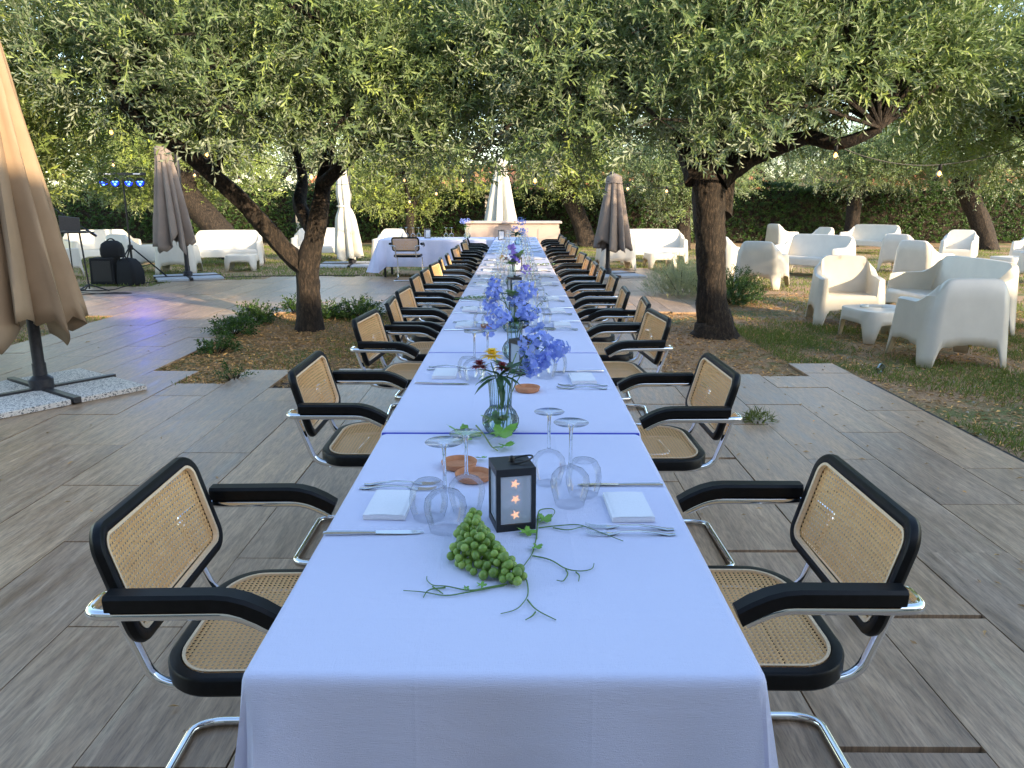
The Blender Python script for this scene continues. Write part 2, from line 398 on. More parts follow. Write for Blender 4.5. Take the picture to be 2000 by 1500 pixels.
cells = [c for c in cells if seen(c[0], c[2]) or (abs(c[0]) < 3.2 and c[2] > -1.5)]
def vis(c): return c[2] > .9 and abs(c[0]) < .68*c[2]+.1
cells.sort(key=lambda c: (not vis(c), (c[1]+c[2])/2))
terrace = MB(); terrace.add([(-9.5, -2, .0035), (2.95, -2, .0035), (2.95, 6.3, .0035), (-9.5, 6.0, .0035)], [(0, 1, 2, 3)])
simple('bedding', (.05, .045, .04), .95, 0, .3, 30)
terr = struct(terrace.build('terrace', 'bedding', None, False))
pm = {}
def plank_mesh(L):
    key = round(L, 3)
    if key not in pm:
        b = MB(); b.box((0, 0, PT/2+.002), (PW-GAP, L-GAP, PT)); me = b.mesh('plank'); me.materials.append(MATS['wood_tile']); pm[key] = me
    return pm[key]
rest = MB(); rest_t = []
for i, (xc, ya, yb) in enumerate(cells):
    L = yb-ya; z = random.uniform(-.0015, .002)
    if i < 298:
        o = bpy.data.objects.new('plank', plank_mesh(L)); COL.objects.link(o); o.parent = terr
        o.location = (xc+random.uniform(-.0015, .0015), (ya+yb)/2, z); o.rotation_euler = (random.uniform(-.0012, .0012), random.uniform(-.002, .002), random.uniform(-.001, .001))
    else:
        rest.box((xc, (ya+yb)/2, PT/2+.002+z), (PW-GAP, L-GAP, PT)); rest_t += [random.random()]*8
ro = rest.build('plank_field', 'wood_tile', terr, False); ro['kind'] = 'stuff'
a = ro.data.attributes.new('tone', 'FLOAT', 'POINT'); a.data.foreach_set('value', rest_t)
# ------------------------------------------------------------------ assumed unseen building behind the camera, sized to cast the evening shade
bl = thing('shade_building', 'unseen plain plastered building added behind the terrace to shade it', 'building', (-1, -9, 0))
m = MB(); m.box((5, 0, 2.65), (36, 9, 5.3)); m.build('wall', 'house_wall', bl, False)
m = MB(); m.box((5, 0, 5.45), (36.8, 9.8, .3)); m.build('roof', 'house_roof', bl, False)
for k in range(6):
    m = MB(); m.box((-10+k*4, 4.52, 1.5), (1.6, .06, 2.2)); m.build('window', 'window_dark', bl, False)
# ------------------------------------------------------------------ tables and cloths
CX = -.02; HW = .417
def cloth(name, label, x0, x1, y0, y1, drops, group, corner=0.0, seed=0, cat='tablecloth'):
    """drops: (near, right, far, left) hang lengths"""
    rs = random.Random(seed); r = .024; o = thing(name, label, cat, ((x0+x1)/2, (y0+y1)/2, 0), 0, group)
    cx, cy_ = (x0+x1)/2, (y0+y1)/2; a, b = (x1-x0)/2, (y1-y0)/2
    path = []
    def edge(p, q, nrm, d, n, dn, dp):
        for i in range(n):
            s = i/n; path.append((p[0]+(q[0]-p[0])*s, p[1]+(q[1]-p[1])*s, nrm, d, min(s, 1-s)*math.dist(p, q), s))
    nx = max(6, int(2*a/.03)); ny = max(6, int(2*b/.03))
    def arc(c, a0, da, db):
        for i in range(8):
            s = i/8; t = a0+s*math.pi/2; path.append((c[0]+r*math.cos(t), c[1]+r*math.sin(t), (math.cos(t), math.sin(t)), da+(db-da)*s, 0, s))
    edge((-a+r, -b), (a-r, -b), (0, -1), drops[0], nx, 0, 0); arc((a-r, -b+r), -math.pi/2, drops[0], drops[1])
    edge((a, -b+r), (a, b-r), (1, 0), drops[1], ny, 0, 0); arc((a-r, b-r), 0, drops[1], drops[2])
    edge((a-r, b), (-a+r, b), (0, 1), drops[2], nx, 0, 0); arc((-a+r, b-r), math.pi/2, drops[2], drops[3])
    edge((-a, b-r), (-a, -b+r), (-1, 0), drops[3], ny, 0, 0); arc((-a+r, -b+r), math.pi, drops[3], drops[0])
    ph = [rs.uniform(0, 6.28) for _ in range(5)]; rows = []
    rad = .018
    for lev in (0, .15, .35, .6, 1.0, 1.6, 3, 5, 8, 12, 16, 20):
        row = []
        for (x, y, n, d, e, s) in path:
            dep = d*(max(0, lev-1)/19) if lev > 1 else 0
            t = min(1, lev)*math.pi/2; off = rad*(math.sin(t)-1); z = TZ-rad*(1-math.cos(t))-dep
            q = x*n[1]*-1+y*n[0]
            wave = (.6*math.sin(q*11+ph[0])+.4*math.sin(q*23+ph[1]))*.042*dep/.4 if d > .08 else 0
            if dep and e < .12 and d > .2: wave += corner*(1-e/.12)**1.3*(dep/.5)
            off += wave+dep*.035
            zz = z-(corner*.55*(dep/.5)*(1-e/.12) if (corner > .1 and e < .12) else 0)
            row.append((x+n[0]*off, y+n[1]*off, max(.012, zz)))
        rows.append(row)
    m = MB(); m.grid(rows, True)
    # top: concentric fill
    base = rows[0]; inner = []
    for f in (.97, .9, .75, .5, .25, .02):
        inner.append([(p[0]*f, p[1]*f, TZ+.0012*math.sin(p[0]*f*23+ph[2])*math.sin(p[1]*f*17+ph[3])) for p in base])
    m.grid([base]+inner, True); n = len(m.v)
    m.f = [tuple(reversed(f)) if i < (len(rows)-1)*len(path) and False else f for i, f in enumerate(m.f)]
    m.add([p for p in inner[-1]], [tuple(range(len(path)))])
    c = m.build('cloth', 'tablecloth', o); return o
def table(label, x0, x1, y0, y1, group):
    o = thing('dining_table', label, 'table', ((x0+x1)/2, (y0+y1)/2, 0), 0, group); a, b = (x1-x0)/2, (y1-y0)/2
    m = MB(); m.box((0, 0, .715), (2*a-.07, 2*b-.07, .03)); m.build('tabletop', 'tablewood', o, False)
    for sx in (-1, 1):
        for sy in (-1, 1):
            m = MB(); m.box((sx*(a-.1), sy*(b-.1), .35), (.04, .04, .7)); m.build('leg', 'dark_metal', o, False)
ORD = ['first', 'second', 'third', 'fourth', 'fifth', 'sixth', 'seventh', 'eighth', 'ninth', 'tenth', 'eleventh', 'twelfth', 'thirteenth', 'fourteenth', 'fifteenth', 'sixteenth', 'seventeenth']
ys = [1.05, 2.352, 3.69]+[3.69+1.38*k for k in range(1, 10)]
for k in range(11):
    y0, y1 = ys[k]+(.007 if k else 0), ys[k+1]-.007
    table(f'table hidden under the {ORD[k]} white cloth from the grape end', CX-HW, CX+HW, y0, y1, 'tables of the long row')
    dr = (.52 if k == 0 else .035, .24, .035 if k < 10 else .4, .24 if k < 10 else .03)
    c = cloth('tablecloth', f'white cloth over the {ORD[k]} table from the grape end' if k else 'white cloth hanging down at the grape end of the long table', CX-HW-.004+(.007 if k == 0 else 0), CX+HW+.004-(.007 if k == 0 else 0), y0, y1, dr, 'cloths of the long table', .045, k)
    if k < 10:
        m = MB(); m.box((0, (y1-y0)/2+.007, TZ-.012), (2*HW-.012, .010, .018)); m.build('edge_line', 'seam_shade', c, False)  # strip painted blue for the shade in the gap between two cloths
HY0, HY1, HX0, HX1 = 15.02, 16.06, -2.68, CX-HW-.02
table('cross table under white cloth, with black legs showing', HX0, HX1, HY0, HY1, None)
cloth('tablecloth', 'white cloth with long corner drape over the cross table', HX0, HX1, HY0, HY1, (.5, .02, .5, .5), None, .19, 77)
# ------------------------------------------------------------------ cantilever cane armchair
def clip_line(poly, p, d, off=0):
    t0, t1 = -9, 9; n = len(poly)
    for i in range(n):
        a, b = poly[i], poly[(i+1) % n]; nx, ny = -(b[1]-a[1]), b[0]-a[0]       # inward for ccw
        den = nx*d[0]+ny*d[1]; num = nx*(p[0]-a[0])+ny*(p[1]-a[1])-off*math.hypot(nx, ny)
        if abs(den) < 1e-9:
            if num < 0: return None
        else:
            t = -num/den
            if den > 0: t0 = max(t0, t)
            else: t1 = min(t1, t)
    return (t0, t1) if t1-t0 > .004 else None
def caning(poly, fn, segs, off):
    m = MB(); p = .0122; wd = .0013; xs = [q[0] for q in poly]; ysx = [q[1] for q in poly]
    def strand(pt, d, lift):
        c = clip_line(poly, pt, d, off)
        if not c: return
        nx, ny = -d[1]*wd, d[0]*wd; rows = []
        for i in range(segs+1):
            t = c[0]+(c[1]-c[0])*i/segs; u, v = pt[0]+d[0]*t, pt[1]+d[1]*t
            rows.append([fn(u-nx, v-ny, lift), fn(u+nx, v+ny, lift)])
        m.grid(rows)
    k0, k1 = int(min(xs)/p)-2, int(max(xs)/p)+2; j0, j1 = int(min(ysx)/p)-2, int(max(ysx)/p)+2
    for k in range(k0, k1):
        for o in (-.0016, .0016): strand((k*p+o, 0), (0, 1), .0004)
    for k in range(j0, j1):
        for o in (-.0016, .0016): strand((0, k*p+o), (1, 0), -.0004)
    q = math.sqrt(.5)
    for k in range(k0-j1-2, k1-j0+2): strand(((k+.5)*p, 0), (q, q), .0010)
    for k in range(k0+j0-2, k1+j1+2): strand(((k+.5)*p, 0), (q, -q), -.0010)
    return m
def rrect(a, b, r, n=7):
    out = []
    for cx, cy_, a0 in ((a-r, -b+r, -90), (a-r, b-r, 0), (-a+r, b-r, 90), (-a+r, -b+r, 180)):
        for i in range(n+1): t = R(a0+90*i/n); out.append((cx+r*math.cos(t), cy_+r*math.sin(t)))
    return out
def inset(poly, d):
    n = len(poly); out = []
    for i in range(n):
        a, b, c = poly[i-1], poly[i], poly[(i+1) % n]
        t = Vector((c[0]-a[0], c[1]-a[1])).normalized(); out.append((b[0]-t.y*d, b[1]+t.x*d))
    return out
def frame_ring(outer, wd, th, fn, name, parent, rnd=.35):
    """closed frame swept round a plan outline with a rounded section"""
    m = MB(); rows = []
    for (s, h) in ((0, -.5+rnd*.5), (0, .5-rnd*.5), (.12, .5-.12*rnd), (.3, .5), (.85, .5), (1, .42), (1, -.42), (.85, -.5), (.3, -.5), (.12, -.5+.12*rnd), (0, -.5+rnd*.5)):
        rows.append([fn(u, v, h*th) for u, v in inset(outer, wd*s)] if s else [fn(u, v, h*th) for u, v in outer])
    m.grid(rows, True); return m.build(name, 'black_wood', parent)
def make_chair():
    t = thing('cane_armchair', 'x', 'chair')
    # seat: u = x, v = y
    so2 = []; XR, XF, HY_ = -.085, .345, .252
    for cx, cy_, rx, ry, a0, n in ((XF-.07, -HY_+.07, .07, .07, -90, 6), (XF-.07, HY_-.07, .07, .07, 0, 6), (XR+.12, HY_-.14, .12, .14, 90, 10), (XR+.12, -HY_+.14, .12, .14, 180, 10)):
        for i in range(n+1): q = R(a0+90*i/n); so2.append((cx+rx*math.cos(q), cy_+ry*math.sin(q)))
    fs = lambda u, v, h: (u, v, .452+h)
    frame_ring(so2, .030, .044, fs, 'seat_frame', t, .3)
    ins2 = inset(so2, .036)
    mm = caning(so2, lambda u, v, h: (u, v, .468+h), 1, .027); mm.build('cane_seat', 'cane', t, False)
    mm = MB(); mm.grid([[(u, v, .4755) for u, v in inset(so2, .029)], [(u, v, .4755) for u, v in ins2], [(u, v, .468) for u, v in ins2]], True); mm.build('cane_piping', 'cane_edge', t)
    # back: u = y, v = along the slope
    bo = rrect(.258, .138, .06)
    def fb(u, v, h):
        z = .675+v*.965; x = -.147-v*.27+.02*(u/.24)**2+h*.97; return (x, u, z+h*.26)
    frame_ring(bo, .027, .028, fb, 'back_frame', t, .8)
    mm = caning(bo, fb, 5, .025); mm.build('cane_back', 'cane', t, False)
    ib2 = inset(bo, .033); mm = MB()
    for sg in (1, -1): mm.grid([[fb(u, v, sg*.0148) for u, v in inset(bo, .026)], [fb(u, v, sg*.0148) for u, v in ib2], [fb(u, v, sg*.003) for u, v in ib2]], True)
    mm.build('cane_piping', 'cane_edge', t)
    AY = .29
    def side(s):
        return [(.19, s*AY, .615), (.125, s*AY, .648), (-.11, s*AY, .648), (-.168, s*(AY-.004), .648), (-.174, s*.188, .646), (-.150, s*.186, .575), (-.100, s*.19, .437), (-.03, s*.20, .424), (.26, s*.235, .424), (.35, s*.236, .418), (.35, s*.236, .012), (-.15, s*.236, .012), (-.205, s*.21, .012)]
    rr = [0, .06, .03, .05, .06, .05, .08, .03, .03, .06, .06, .05, .06]
    full = side(1)+list(reversed(side(-1))); rads = rr+list(reversed(rr))
    mm = MB(); mm.tube(fillet(full, rads, 5), .0118, 10); mm.build('tube_frame', 'chrome', t)
    for s in (-1, 1):
        mm = MB(); rows = []
        for (x, z, w_) in ((-.122, .664, .044), (-.118, .664, .048), (.085, .664, .050), (.112, .661, .050), (.14, .652, .050), (.172, .636, .049), (.2, .618, .046)):
            y = s*AY; h = .034; sl = max(0, min(.5, (x-.05)*5)); a = w_*.46
            rows.append([(x, y-a*.9, z), (x, y+a*.9, z), (x+sl*h*.7, y+a, z+h*.8), (x+sl*h*.8, y+a*.72, z+h), (x+sl*h*.8, y-a*.72, z+h), (x+sl*h*.7, y-a, z+h*.8)])
        mm.grid(rows, True); mm.f.append(tuple(range(5, -1, -1))); mm.f.append(tuple(range(36, 42))); mm.build('armrest', 'black_wood', t)
    return t
chair0 = make_chair()
LEFT = [1.66, 3.10, 4.42, 5.14, 5.80, 6.80, 7.46, 8.22, 8.92, 9.7, 10.95, 11.6, 12.55, 13.35, 14.05]
RIGHT = [1.69, 3.06, 4.47, 5.12, 5.78, 6.85, 7.6, 8.26, 9.0, 9.9, 11.35, 12.15, 12.9, 14.2, 14.95, 15.6]
rj = random.Random(3)
first = True
def put_chair(loc, rz, label, group='cane armchairs along the long table'):
    global first
    if first: chair0.location = loc; chair0.rotation_euler = (0, 0, rz); tag(chair0, label, 'chair', group); first = False
    else: copy_tree(chair0, None, loc, rz, label, group)
Z0 = PT+.003
for side, lst in ((-1, LEFT), (1, RIGHT)):
    for k, d in enumerate(lst):
        x = CX+side*(HW+.256)+rj.uniform(-.008, .05)*side*(k > 0)
        put_chair((x, d, Z0), (0 if side < 0 else math.pi)+rj.uniform(-.10, .10)*(.3 if k < 2 else 1)+(-.03*side if k == 0 else 0),
            f'black and chrome cane armchair, {ORD[k]} from the grape end, on the {"light stand" if side < 0 else "lounge seat"} side')
put_chair((-2.05, 14.45, Z0), math.pi/2-.02, 'black and chrome cane armchair standing alone in front of the cross table', None)
# ------------------------------------------------------------------ table ware
def wineglass(h, rb, rf):
    """upturned: rim on the cloth, foot on top"""
    t = thing('wine_glass', 'x', 'glass'); hb = h*.47
    prof = [(rb*.72, .0), (rb*.80, hb*.15), (rb*.93, hb*.38), (rb*1.0, hb*.58), (rb*.93, hb*.76), (rb*.68, hb*.91), (rb*.34, hb*.985), (.006, hb*1.02)]
    m = MB(); m.lathe(prof, 24); m.build('bowl', 'glass', t)
    m = MB(); m.lathe([(.006, hb*1.02), (.0042, hb*1.12), (.0038, h*.75), (.0042, h*.9), (.0075, h*.965)], 10); m.build('stem', 'solid_glass', t)
    m = MB(); m.lathe([(.0075, h*.965), (rf*.4, h*.98), (rf*.97, h*.992), (rf, h*.996), (rf*.97, h), (.001, h)], 24); m.build('foot', 'glass', t); return t
def tumbler(h, r):
    t = thing('tumbler', 'x', 'glass'); m = MB()
    pr = [(r*.78, 0), (r*.97, h*.3), (r, h*.5), (r*.93, h*.76), (r*.75, h*.93), (r*.62, h*.985), (r*.4, h)]
    m.lathe(pr, 24); m.build('bowl', 'glass', t)
    m = MB(); m.lathe([(r*.62, h*.985), (r*.56, h*.95), (.001, h*.945)], 24); m.build('base', 'glass', t); return t
def napkin():
    t = thing('napkin', 'x', 'napkin'); m = MB()
    for i in range(4):
        k = .0035*i; rows = []
        for j in range(7):
            y = -.045+.09*j/6; rows.append([(x, y*1.8*(1-.01*i), .002+k+.003*abs(math.sin(x*50+i+y*20))*(.4+abs(y)*9)) for x in (-.05+.002*i, -.03, 0, .03, .05-.003*i)])
        m.grid(rows)
    m.box((0, 0, .007), (.098, .158, .012)); m.build('folded_cloth', 'napkin', t); return t
def fork():
    t = thing('fork', 'x', 'cutlery'); m = MB()
    rows = []
    for (x, w_, z) in ((-.1, .010, .004), (-.085, .013, .003), (-.06, .009, .007), (-.02, .0055, .011), (.02, .005, .008), (.035, .010, .004), (.05, .022, .0035)):
        rows.append([(x, -w_/2, z), (x, -w_/4, z+.0018), (x, w_/4, z+.0018), (x, w_/2, z)])
    m.grid(rows); m.grid([[(p[0], p[1], p[2]-.0015) for p in r] for r in rows]); m.build('handle', 'steel', t)
    m = MB()
    for k in range(4):
        y = -.0083+k*.0055; m.tube([(.049, y, .0038), (.07, y, .003), (.085, y*.96, .0045), (.098, y*.92, .009)], [.0013, .0012, .0011, .0007], 5)
    m.build('tines', 'steel', t); return t
def knife():
    t = thing('knife', 'x', 'cutlery'); m = MB()
    m.tube([(-.11, 0, .004), (-.1, 0, .0048), (-.04, 0, .0045), (0, 0, .004), (.005, 0, .004)], [.004, .0062, .0052, .0042, .005], 8); m.build('handle', 'steel', t)
    m = MB(); m.add([(.005, -.006, .005), (.06, -.009, .004), (.1, -.007, .003), (.112, 0, .004), (.1, .006, .0055), (.005, .006, .0065)], [(0, 1, 2, 3, 4, 5)])
    m.add([(.005, -.006, .003), (.06, -.009, .003), (.1, -.007, .002), (.112, 0, .003), (.1, .006, .0035), (.005, .006, .0045)], [(5, 4, 3, 2, 1, 0)]); m.build('blade', 'steel', t); return t
proto = dict(big=wineglass(.208, .048, .042), small=wineglass(.195, .044, .039), tum=tumbler(.092, .045), nap=napkin(), fork=fork(), knife=knife())
used = set()
def put(kind, loc, rz, label, group):
    o = proto[kind]
    if kind not in used: used.add(kind); o.location = loc; o.rotation_euler = (0, 0, rz); tag(o, label, None, group); return o
    return copy_tree(o, None, loc, rz, label, group)
for side, lst in ((-1, LEFT), (1, RIGHT)):
    for k, d in enumerate(lst):
        c = d+.05 if k < 3 else d; s = side; wh = f'at {ORD[k]} seat from the grape end, {"light stand" if s < 0 else "lounge"} side'
        J = lambda a=.012: rj.uniform(-a, a)
        # towards the diner = outward (s); along the table: forks to the diner's left
        fw = -s       # diner on the left faces +x, left hand is +y
        def at(dx, dy): return (CX+s*dx+J(.008), c+dy+J(.01), TZ)
        rz = 0 if s < 0 else math.pi
        put('nap', at(.29, fw*.02), rz+J(.06), 'folded white napkin '+wh, 'napkins')
        put('knife', at(.29, -fw*.14), rz+J(.05) if s < 0 else rz+J(.05), 'steel table knife '+wh, 'knives')
        put('fork', at(.275, fw*.13), rz+J(.1), 'inner steel fork '+wh, 'forks')
        put('fork', at(.27, fw*.175), rz+J(.1), 'outer steel fork '+wh, 'forks')
        put('big', at(.145, -fw*.10 if s < 0 else fw*-.02), 0, 'taller upturned wine glass '+wh, 'tall wine glasses')
        put('small', at(.10, fw*.005 if s < 0 else -fw*.15), 0, 'shorter upturned wine glass '+wh, 'short wine glasses')
        put('tum', at(.188 if s < 0 else .185, -fw*.035 if s < 0 else -fw*.08), 0, 'upturned stemless glass '+wh, 'stemless glasses')
for hk, (px, nm) in enumerate(((782, 'fourth from the lantern'), (790, 'third from the lantern'), (805, 'second from the lantern'), (815, 'first from the lantern'), (870, 'second from the small bouquet'), (880, 'first from the small bouquet'))):
    q = P(px, 466, TZ); put('big', (q.x, 15.55+.12*(hk % 2), TZ), 0, f'upturned wine glass on the cross table, {nm}', 'wine glasses on the cross table')
def saucer(loc, label):
    t = thing('saucer', label, 'saucer', loc); m = MB()
    m.lathe([(.001, .001), (.040, .0), (.046, .004), (.050, .017), (.049, .019), (.046, .0175), (.041, .007), (.001, .006)], 28); m.build('dish', 'terracotta', t)
saucer((*T(1030, 764).xy, TZ), 'terracotta saucer beside the ribbed vase and second lantern')
saucer((*T(897, 912).xy, TZ), 'terracotta saucer by the vine leaves, under the wine glass')
saucer((*T(925, 936).xy, TZ), 'terracotta saucer behind the lantern with glowing stars')
saucer((*T(955, 640).xy, TZ), 'terracotta saucer half hidden by the palm leaf place setting')
def lantern(loc, rz, label, s=1.0, stars=True):
    t = thing('lantern', label, 'lantern', loc, rz, 'black lanterns on the tables'); w_, h = .09*s, .146*s
    m = MB(); m.box((0, 0, .008), (w_, w_, .016)); m.build('base', 'black_plastic', t, False, .001)
    m = MB(); m.box((0, 0, h-.008), (w_, w_, .018)); rf = m.build('roof', 'black_plastic', t, False, .001)
    m = MB(); m.lathe([(.006, h), (.0065, h+.012), (.004, h+.016), (.0005, h+.017)], 10); m.build('knob', 'black_plastic', rf)
    m = MB(); pts = [(.028*math.cos(a)+.02, .018*math.sin(a), h+.006+.006*math.cos(a)) for a in [i*math.pi/10 for i in range(21)]]; m.tube(pts, .0022, 6); m.build('handle', 'black_plastic', rf)
    for sx in (-1, 1):
        for sy in (-1, 1):
            m = MB(); m.box((sx*(w_/2-.005), sy*(w_/2-.005), h/2), (.0098, .0098, h-.03)); m.build('post', 'black_plastic', t, False)
    for i in range(4):
        a = i*math.pi/2; q = Matrix.Rotation(a, 3, 'Z'); m = MB(); m.box(q @ Vector((0, -w_/2+.004, h/2)), (w_-.02, .002, h-.034), q); m.build('pane', 'frosted_pane', t, False)
    if stars:
        for z in (.035, .072, .108):
            m = MB(); pts = []
            for i in range(10):
                r = .0115 if i % 2 == 0 else .0042; a = i*math.pi/5+.3+z*9; pts.append((r*math.cos(a)+.003*math.sin(z*90), -w_/2+.0085, z+r*math.sin(a)))
            m.add(pts+[(p[0], p[1]+.003, p[2]) for p in pts], [tuple(range(10)), tuple(range(19, 9, -1))]); m.build('star_light', 'star_glow', t, False)
    return t
q1, q2 = T(969, 1041), T(1047.5, 1033.5); mid = (q1+q2)/2; ang = math.atan2(q2.y-q1.y, q2.x-q1.x)
nn = Vector((-math.sin(ang), math.cos(ang), 0))*.045
lantern((mid.x+nn.x, mid.y+nn.y, TZ), ang, 'black lantern with three glowing stars, behind the green grapes')
def tl(px, py, rz, label, stars=False): q = T(px, py); lantern((q.x, q.y, TZ), rz, label, 1.0 if py > 500 else 1.25, stars)
tl(1022, 728, .6, 'black lantern overhung by the largest blue blossoms'); tl(1013, 640, .4, 'black lantern behind the paired blue flower heads')
tl(1005, 578, .3, 'black lantern in front of the yellow and purple bouquet'); tl(1010, 530, .2, 'black lantern between the purple and the last blue bouquet')
tl(979, 469, .15, 'black lantern at the far corner where both tables meet')
q = P(831, 467, TZ); lantern((q.x, 15.55, TZ), .3, 'black lantern with pale panes on the cross table', 1.25, False)
def vase(loc, label, s=1.0):
    t = thing('flower_vase', label, 'vase', loc, 0, 'ribbed glass vases'); m = MB()
    pr = [(.034, .0), (.047, .012), (.057, .034), (.057, .05), (.047, .072), (.036, .084), (.0335, .092), (.035, .12), (.037, .15), (.039, .172)]
    m.lathe([(r*s, z*s) for r, z in pr], 96, (0, 0, 0), 32, .02); m.lathe([(.001, .003), (.034*s, .001)], 32); m.build('ribbed_body', 'vase_glass', t)
    m = MB(); m.lathe([(.046*s, .012*s), (.052*s, .034*s), (.052*s, .05*s), (.050*s, .056*s), (.001, .056*s)], 24); m.build('water', 'vase_glass', t); return t
def floret(n=1):
    m = MB()
    for k in range(5):
        a = k*2*math.pi/5; ca, sa = math.cos(a), math.sin(a); px_, py_ = -sa, ca; L, W = .0125, .0055
        m.add([(0, 0, 0), (ca*L*.6+px_*W, sa*L*.6+py_*W, .002), (ca*L, sa*L, .001), (ca*L*.6-px_*W, sa*L*.6-py_*W, .002)], [(0, 1, 2, 3)])
    return m
def blossom(c, rad, n, parent, name='blossom_cluster', mat='petal_blue', seed=0, squash=.8):
    rs = np.random.default_rng(seed); fl = floret(); fv = np.array(fl.v); ff = fl.f; m = MB()
    for i in range(n):
        d = rs.normal(size=3); d /= np.linalg.norm(d); p = np.array(c)+d*rad*np.array([1, 1, squash])*rs.uniform(.55, 1.12)
        d = d+rs.normal(0, .45, 3); q = Vector(d).to_track_quat('Z', 'Y').to_matrix() @ Matrix.Rotation(rs.uniform(0, 6), 3, 'Z'); s = rs.uniform(.85, 1.3)
        m.add([tuple(Vector(p)+(q @ Vector(v))*s) for v in fv], ff)
    for i in range(n//3):
        d = rs.normal(size=3); d /= np.linalg.norm(d); p = Vector(c)+Vector(d)*rad*.7; m.tube([Vector(c)*1.0, p], .0008, 3)
    o = m.build(name, mat, parent, False); a = o.data.attributes.new('tone', 'FLOAT', 'POINT'); a.data.foreach_set('value', list(rs.uniform(.25, .75, len(m.v)))); return o
def lanceleaf(m, base, d, L, W, up=(0, 0, 1)):
    d = Vector(d).normalized(); s = d.cross(Vector(up)).normalized(); n = s.cross(d); b = Vector(base); rows = []
    for (t, w_, z) in ((0, .1, 0), (.25, .75, .03), (.5, 1, .03), (.75, .7, -.02), (1, .04, -.12)):
        c = b+d*L*t+n*L*z; rows.append([c-s*W*w_/2+n*W*.12*w_, c, c+s*W*w_/2+n*W*.12*w_])
    m.grid(rows)
def daisy(c, r, parent, mat, seed=0, cmat='petal_yellow', name='flower_head'):
    rs = random.Random(seed); m = MB()
    for ring, (rr, z, n) in enumerate(((r, 0, 16), (r*.75, r*.25, 14), (r*.5, r*.42, 10))):
        for k in range(n):
            a = k*2*math.pi/n+ring*.2+rs.uniform(-.1, .1); lanceleaf(m, (c[0], c[1], c[2]+z), (math.cos(a), math.sin(a), .12+.3*ring+rs.uniform(-.1, .1)), rr, r*.3)
    o = m.build(name, mat, parent, False); m = MB(); m.lathe([(.001, r*.5), (r*.3, r*.45), (r*.34, r*.3)], 12, c); m.build('flower_centre', cmat, o); return o
def stems(parent, tops, base=(0, 0, .01), mat='stem_green', r=.0018):
    m = MB()
    for t in tops:
        t = Vector(t); m.tube(fillet([Vector(base)+Vector((random.uniform(-.02, .02), random.uniform(-.02, .02), 0)), (t.x*.25, t.y*.25, .16), t], .08, 4), r, 5)
    m.build('stem', mat, parent)
def leafbunch(parent, specs, mat='dark_leaf', name='leaf_spray', seed=1):
    rs = random.Random(seed); m = MB()
    for (b, d, L, W) in specs: lanceleaf(m, b, d, L, W)
    o = m.build(name, mat, parent, False); a = o.data.attributes.new('tone', 'FLOAT', 'POINT'); a.data.foreach_set('value', [rs.uniform(.3, .6) for _ in m.v]); return o
def rosette(c, n, L, W, el=.3, seed=0):
    rs = random.Random(seed); return [(c, (math.cos(k*6.283/n+rs.uniform(-.2, .2)), math.sin(k*6.283/n+rs.uniform(-.2, .2)), el+rs.uniform(-.4, .4)), L*rs.uniform(.7, 1.1), W) for k in range(n)]
# bouquet 1
v1 = T(978, 846); vase((v1.x, v1.y, TZ), 'ribbed glass vase with a yellow and red flower, beside vine leaves')
B = thing('flower_bouquet', 'bouquet with one yellow flower, dark red flower and blue blossoms in the first vase', 'flowers', (v1.x, v1.y, TZ), 0, 'bouquets along the table')
stems(B, [(-.03, .0, .23), (.10, .10, .28), (.16, .14, .27), (.05, .05, .25), (-.01, -.03, .2)])
daisy((-.026, .0, .246), .04, B, 'petal_yellow', 1); daisy((-.066, .01, .212), .033, B, 'petal_red', 2, 'petal_red'); daisy((.005, -.01, .212), .03, B, 'petal_red', 3, 'petal_red')
leafbunch(B, rosette((0, -.035, .195), 14, .085, .017, -.1, 5)+rosette((.02, 0, .2), 9, .08, .02, .5, 6)+[((-.01, -.035, .19), (-.7, -.4, -.35), .09, .02), ((.0, -.04, .19), (.1, -.6, -.8), .1, .02), ((.01, -.04, .19), (.6, -.5, .3), .1, .02)])
leafbunch(B, [((.03+.012*k, .03+.01*k, .17+.014*k), (math.cos(k*1.9), math.sin(k*1.9), .3), .045, .022) for k in range(9)], 'shrub_leaf', 'leaf_spray', 9)
leafbunch(B, [((-.06+.005*k, -.01, .17+.01*k), (-.5*(-1)**k, -.3, -.2), .025, .006) for k in range(8)], 'palm_leaf', 'fern_tip', 4)
blossom((.115, .10, .262), .058, 75, B, seed=1, squash=1.1); blossom((.10, .06, .205), .036, 30, B, seed=2); blossom((.185, .12, .25), .034, 26, B, seed=3); blossom((.15, .07, .22), .03, 22, B, seed=31)
# bouquet 2
v2 = T(1005, 700); vase((v2.x, v2.y, TZ), 'ribbed glass vase under the paired blue flower heads')
B = thing('flower_bouquet', 'pair of wide blue blossom heads with a green spike in the second vase', 'flowers', (v2.x, v2.y, TZ), 0, 'bouquets along the table')
stems(B, [(-.07, -.02, .2), (.07, 0, .22), (.0, .02, .22), (.12, .02, .26)])
blossom((-.075, -.02, .195), .065, 80, B, seed=4); blossom((.06, 0, .215), .06, 70, B, seed=5); blossom((-.12, -.04, .13), .025, 14, B, seed=6)
leafbunch(B, rosette((0, 0, .17), 12, .08, .03, .4, 8), 'shrub_leaf'); leafbunch(B, [((.1+.004*k, .02, .19+.008*k), (math.cos(k*2.1), math.sin(k*2.1), .6), .022, .007) for k in range(14)], 'shrub_leaf', 'green_spike', 11)
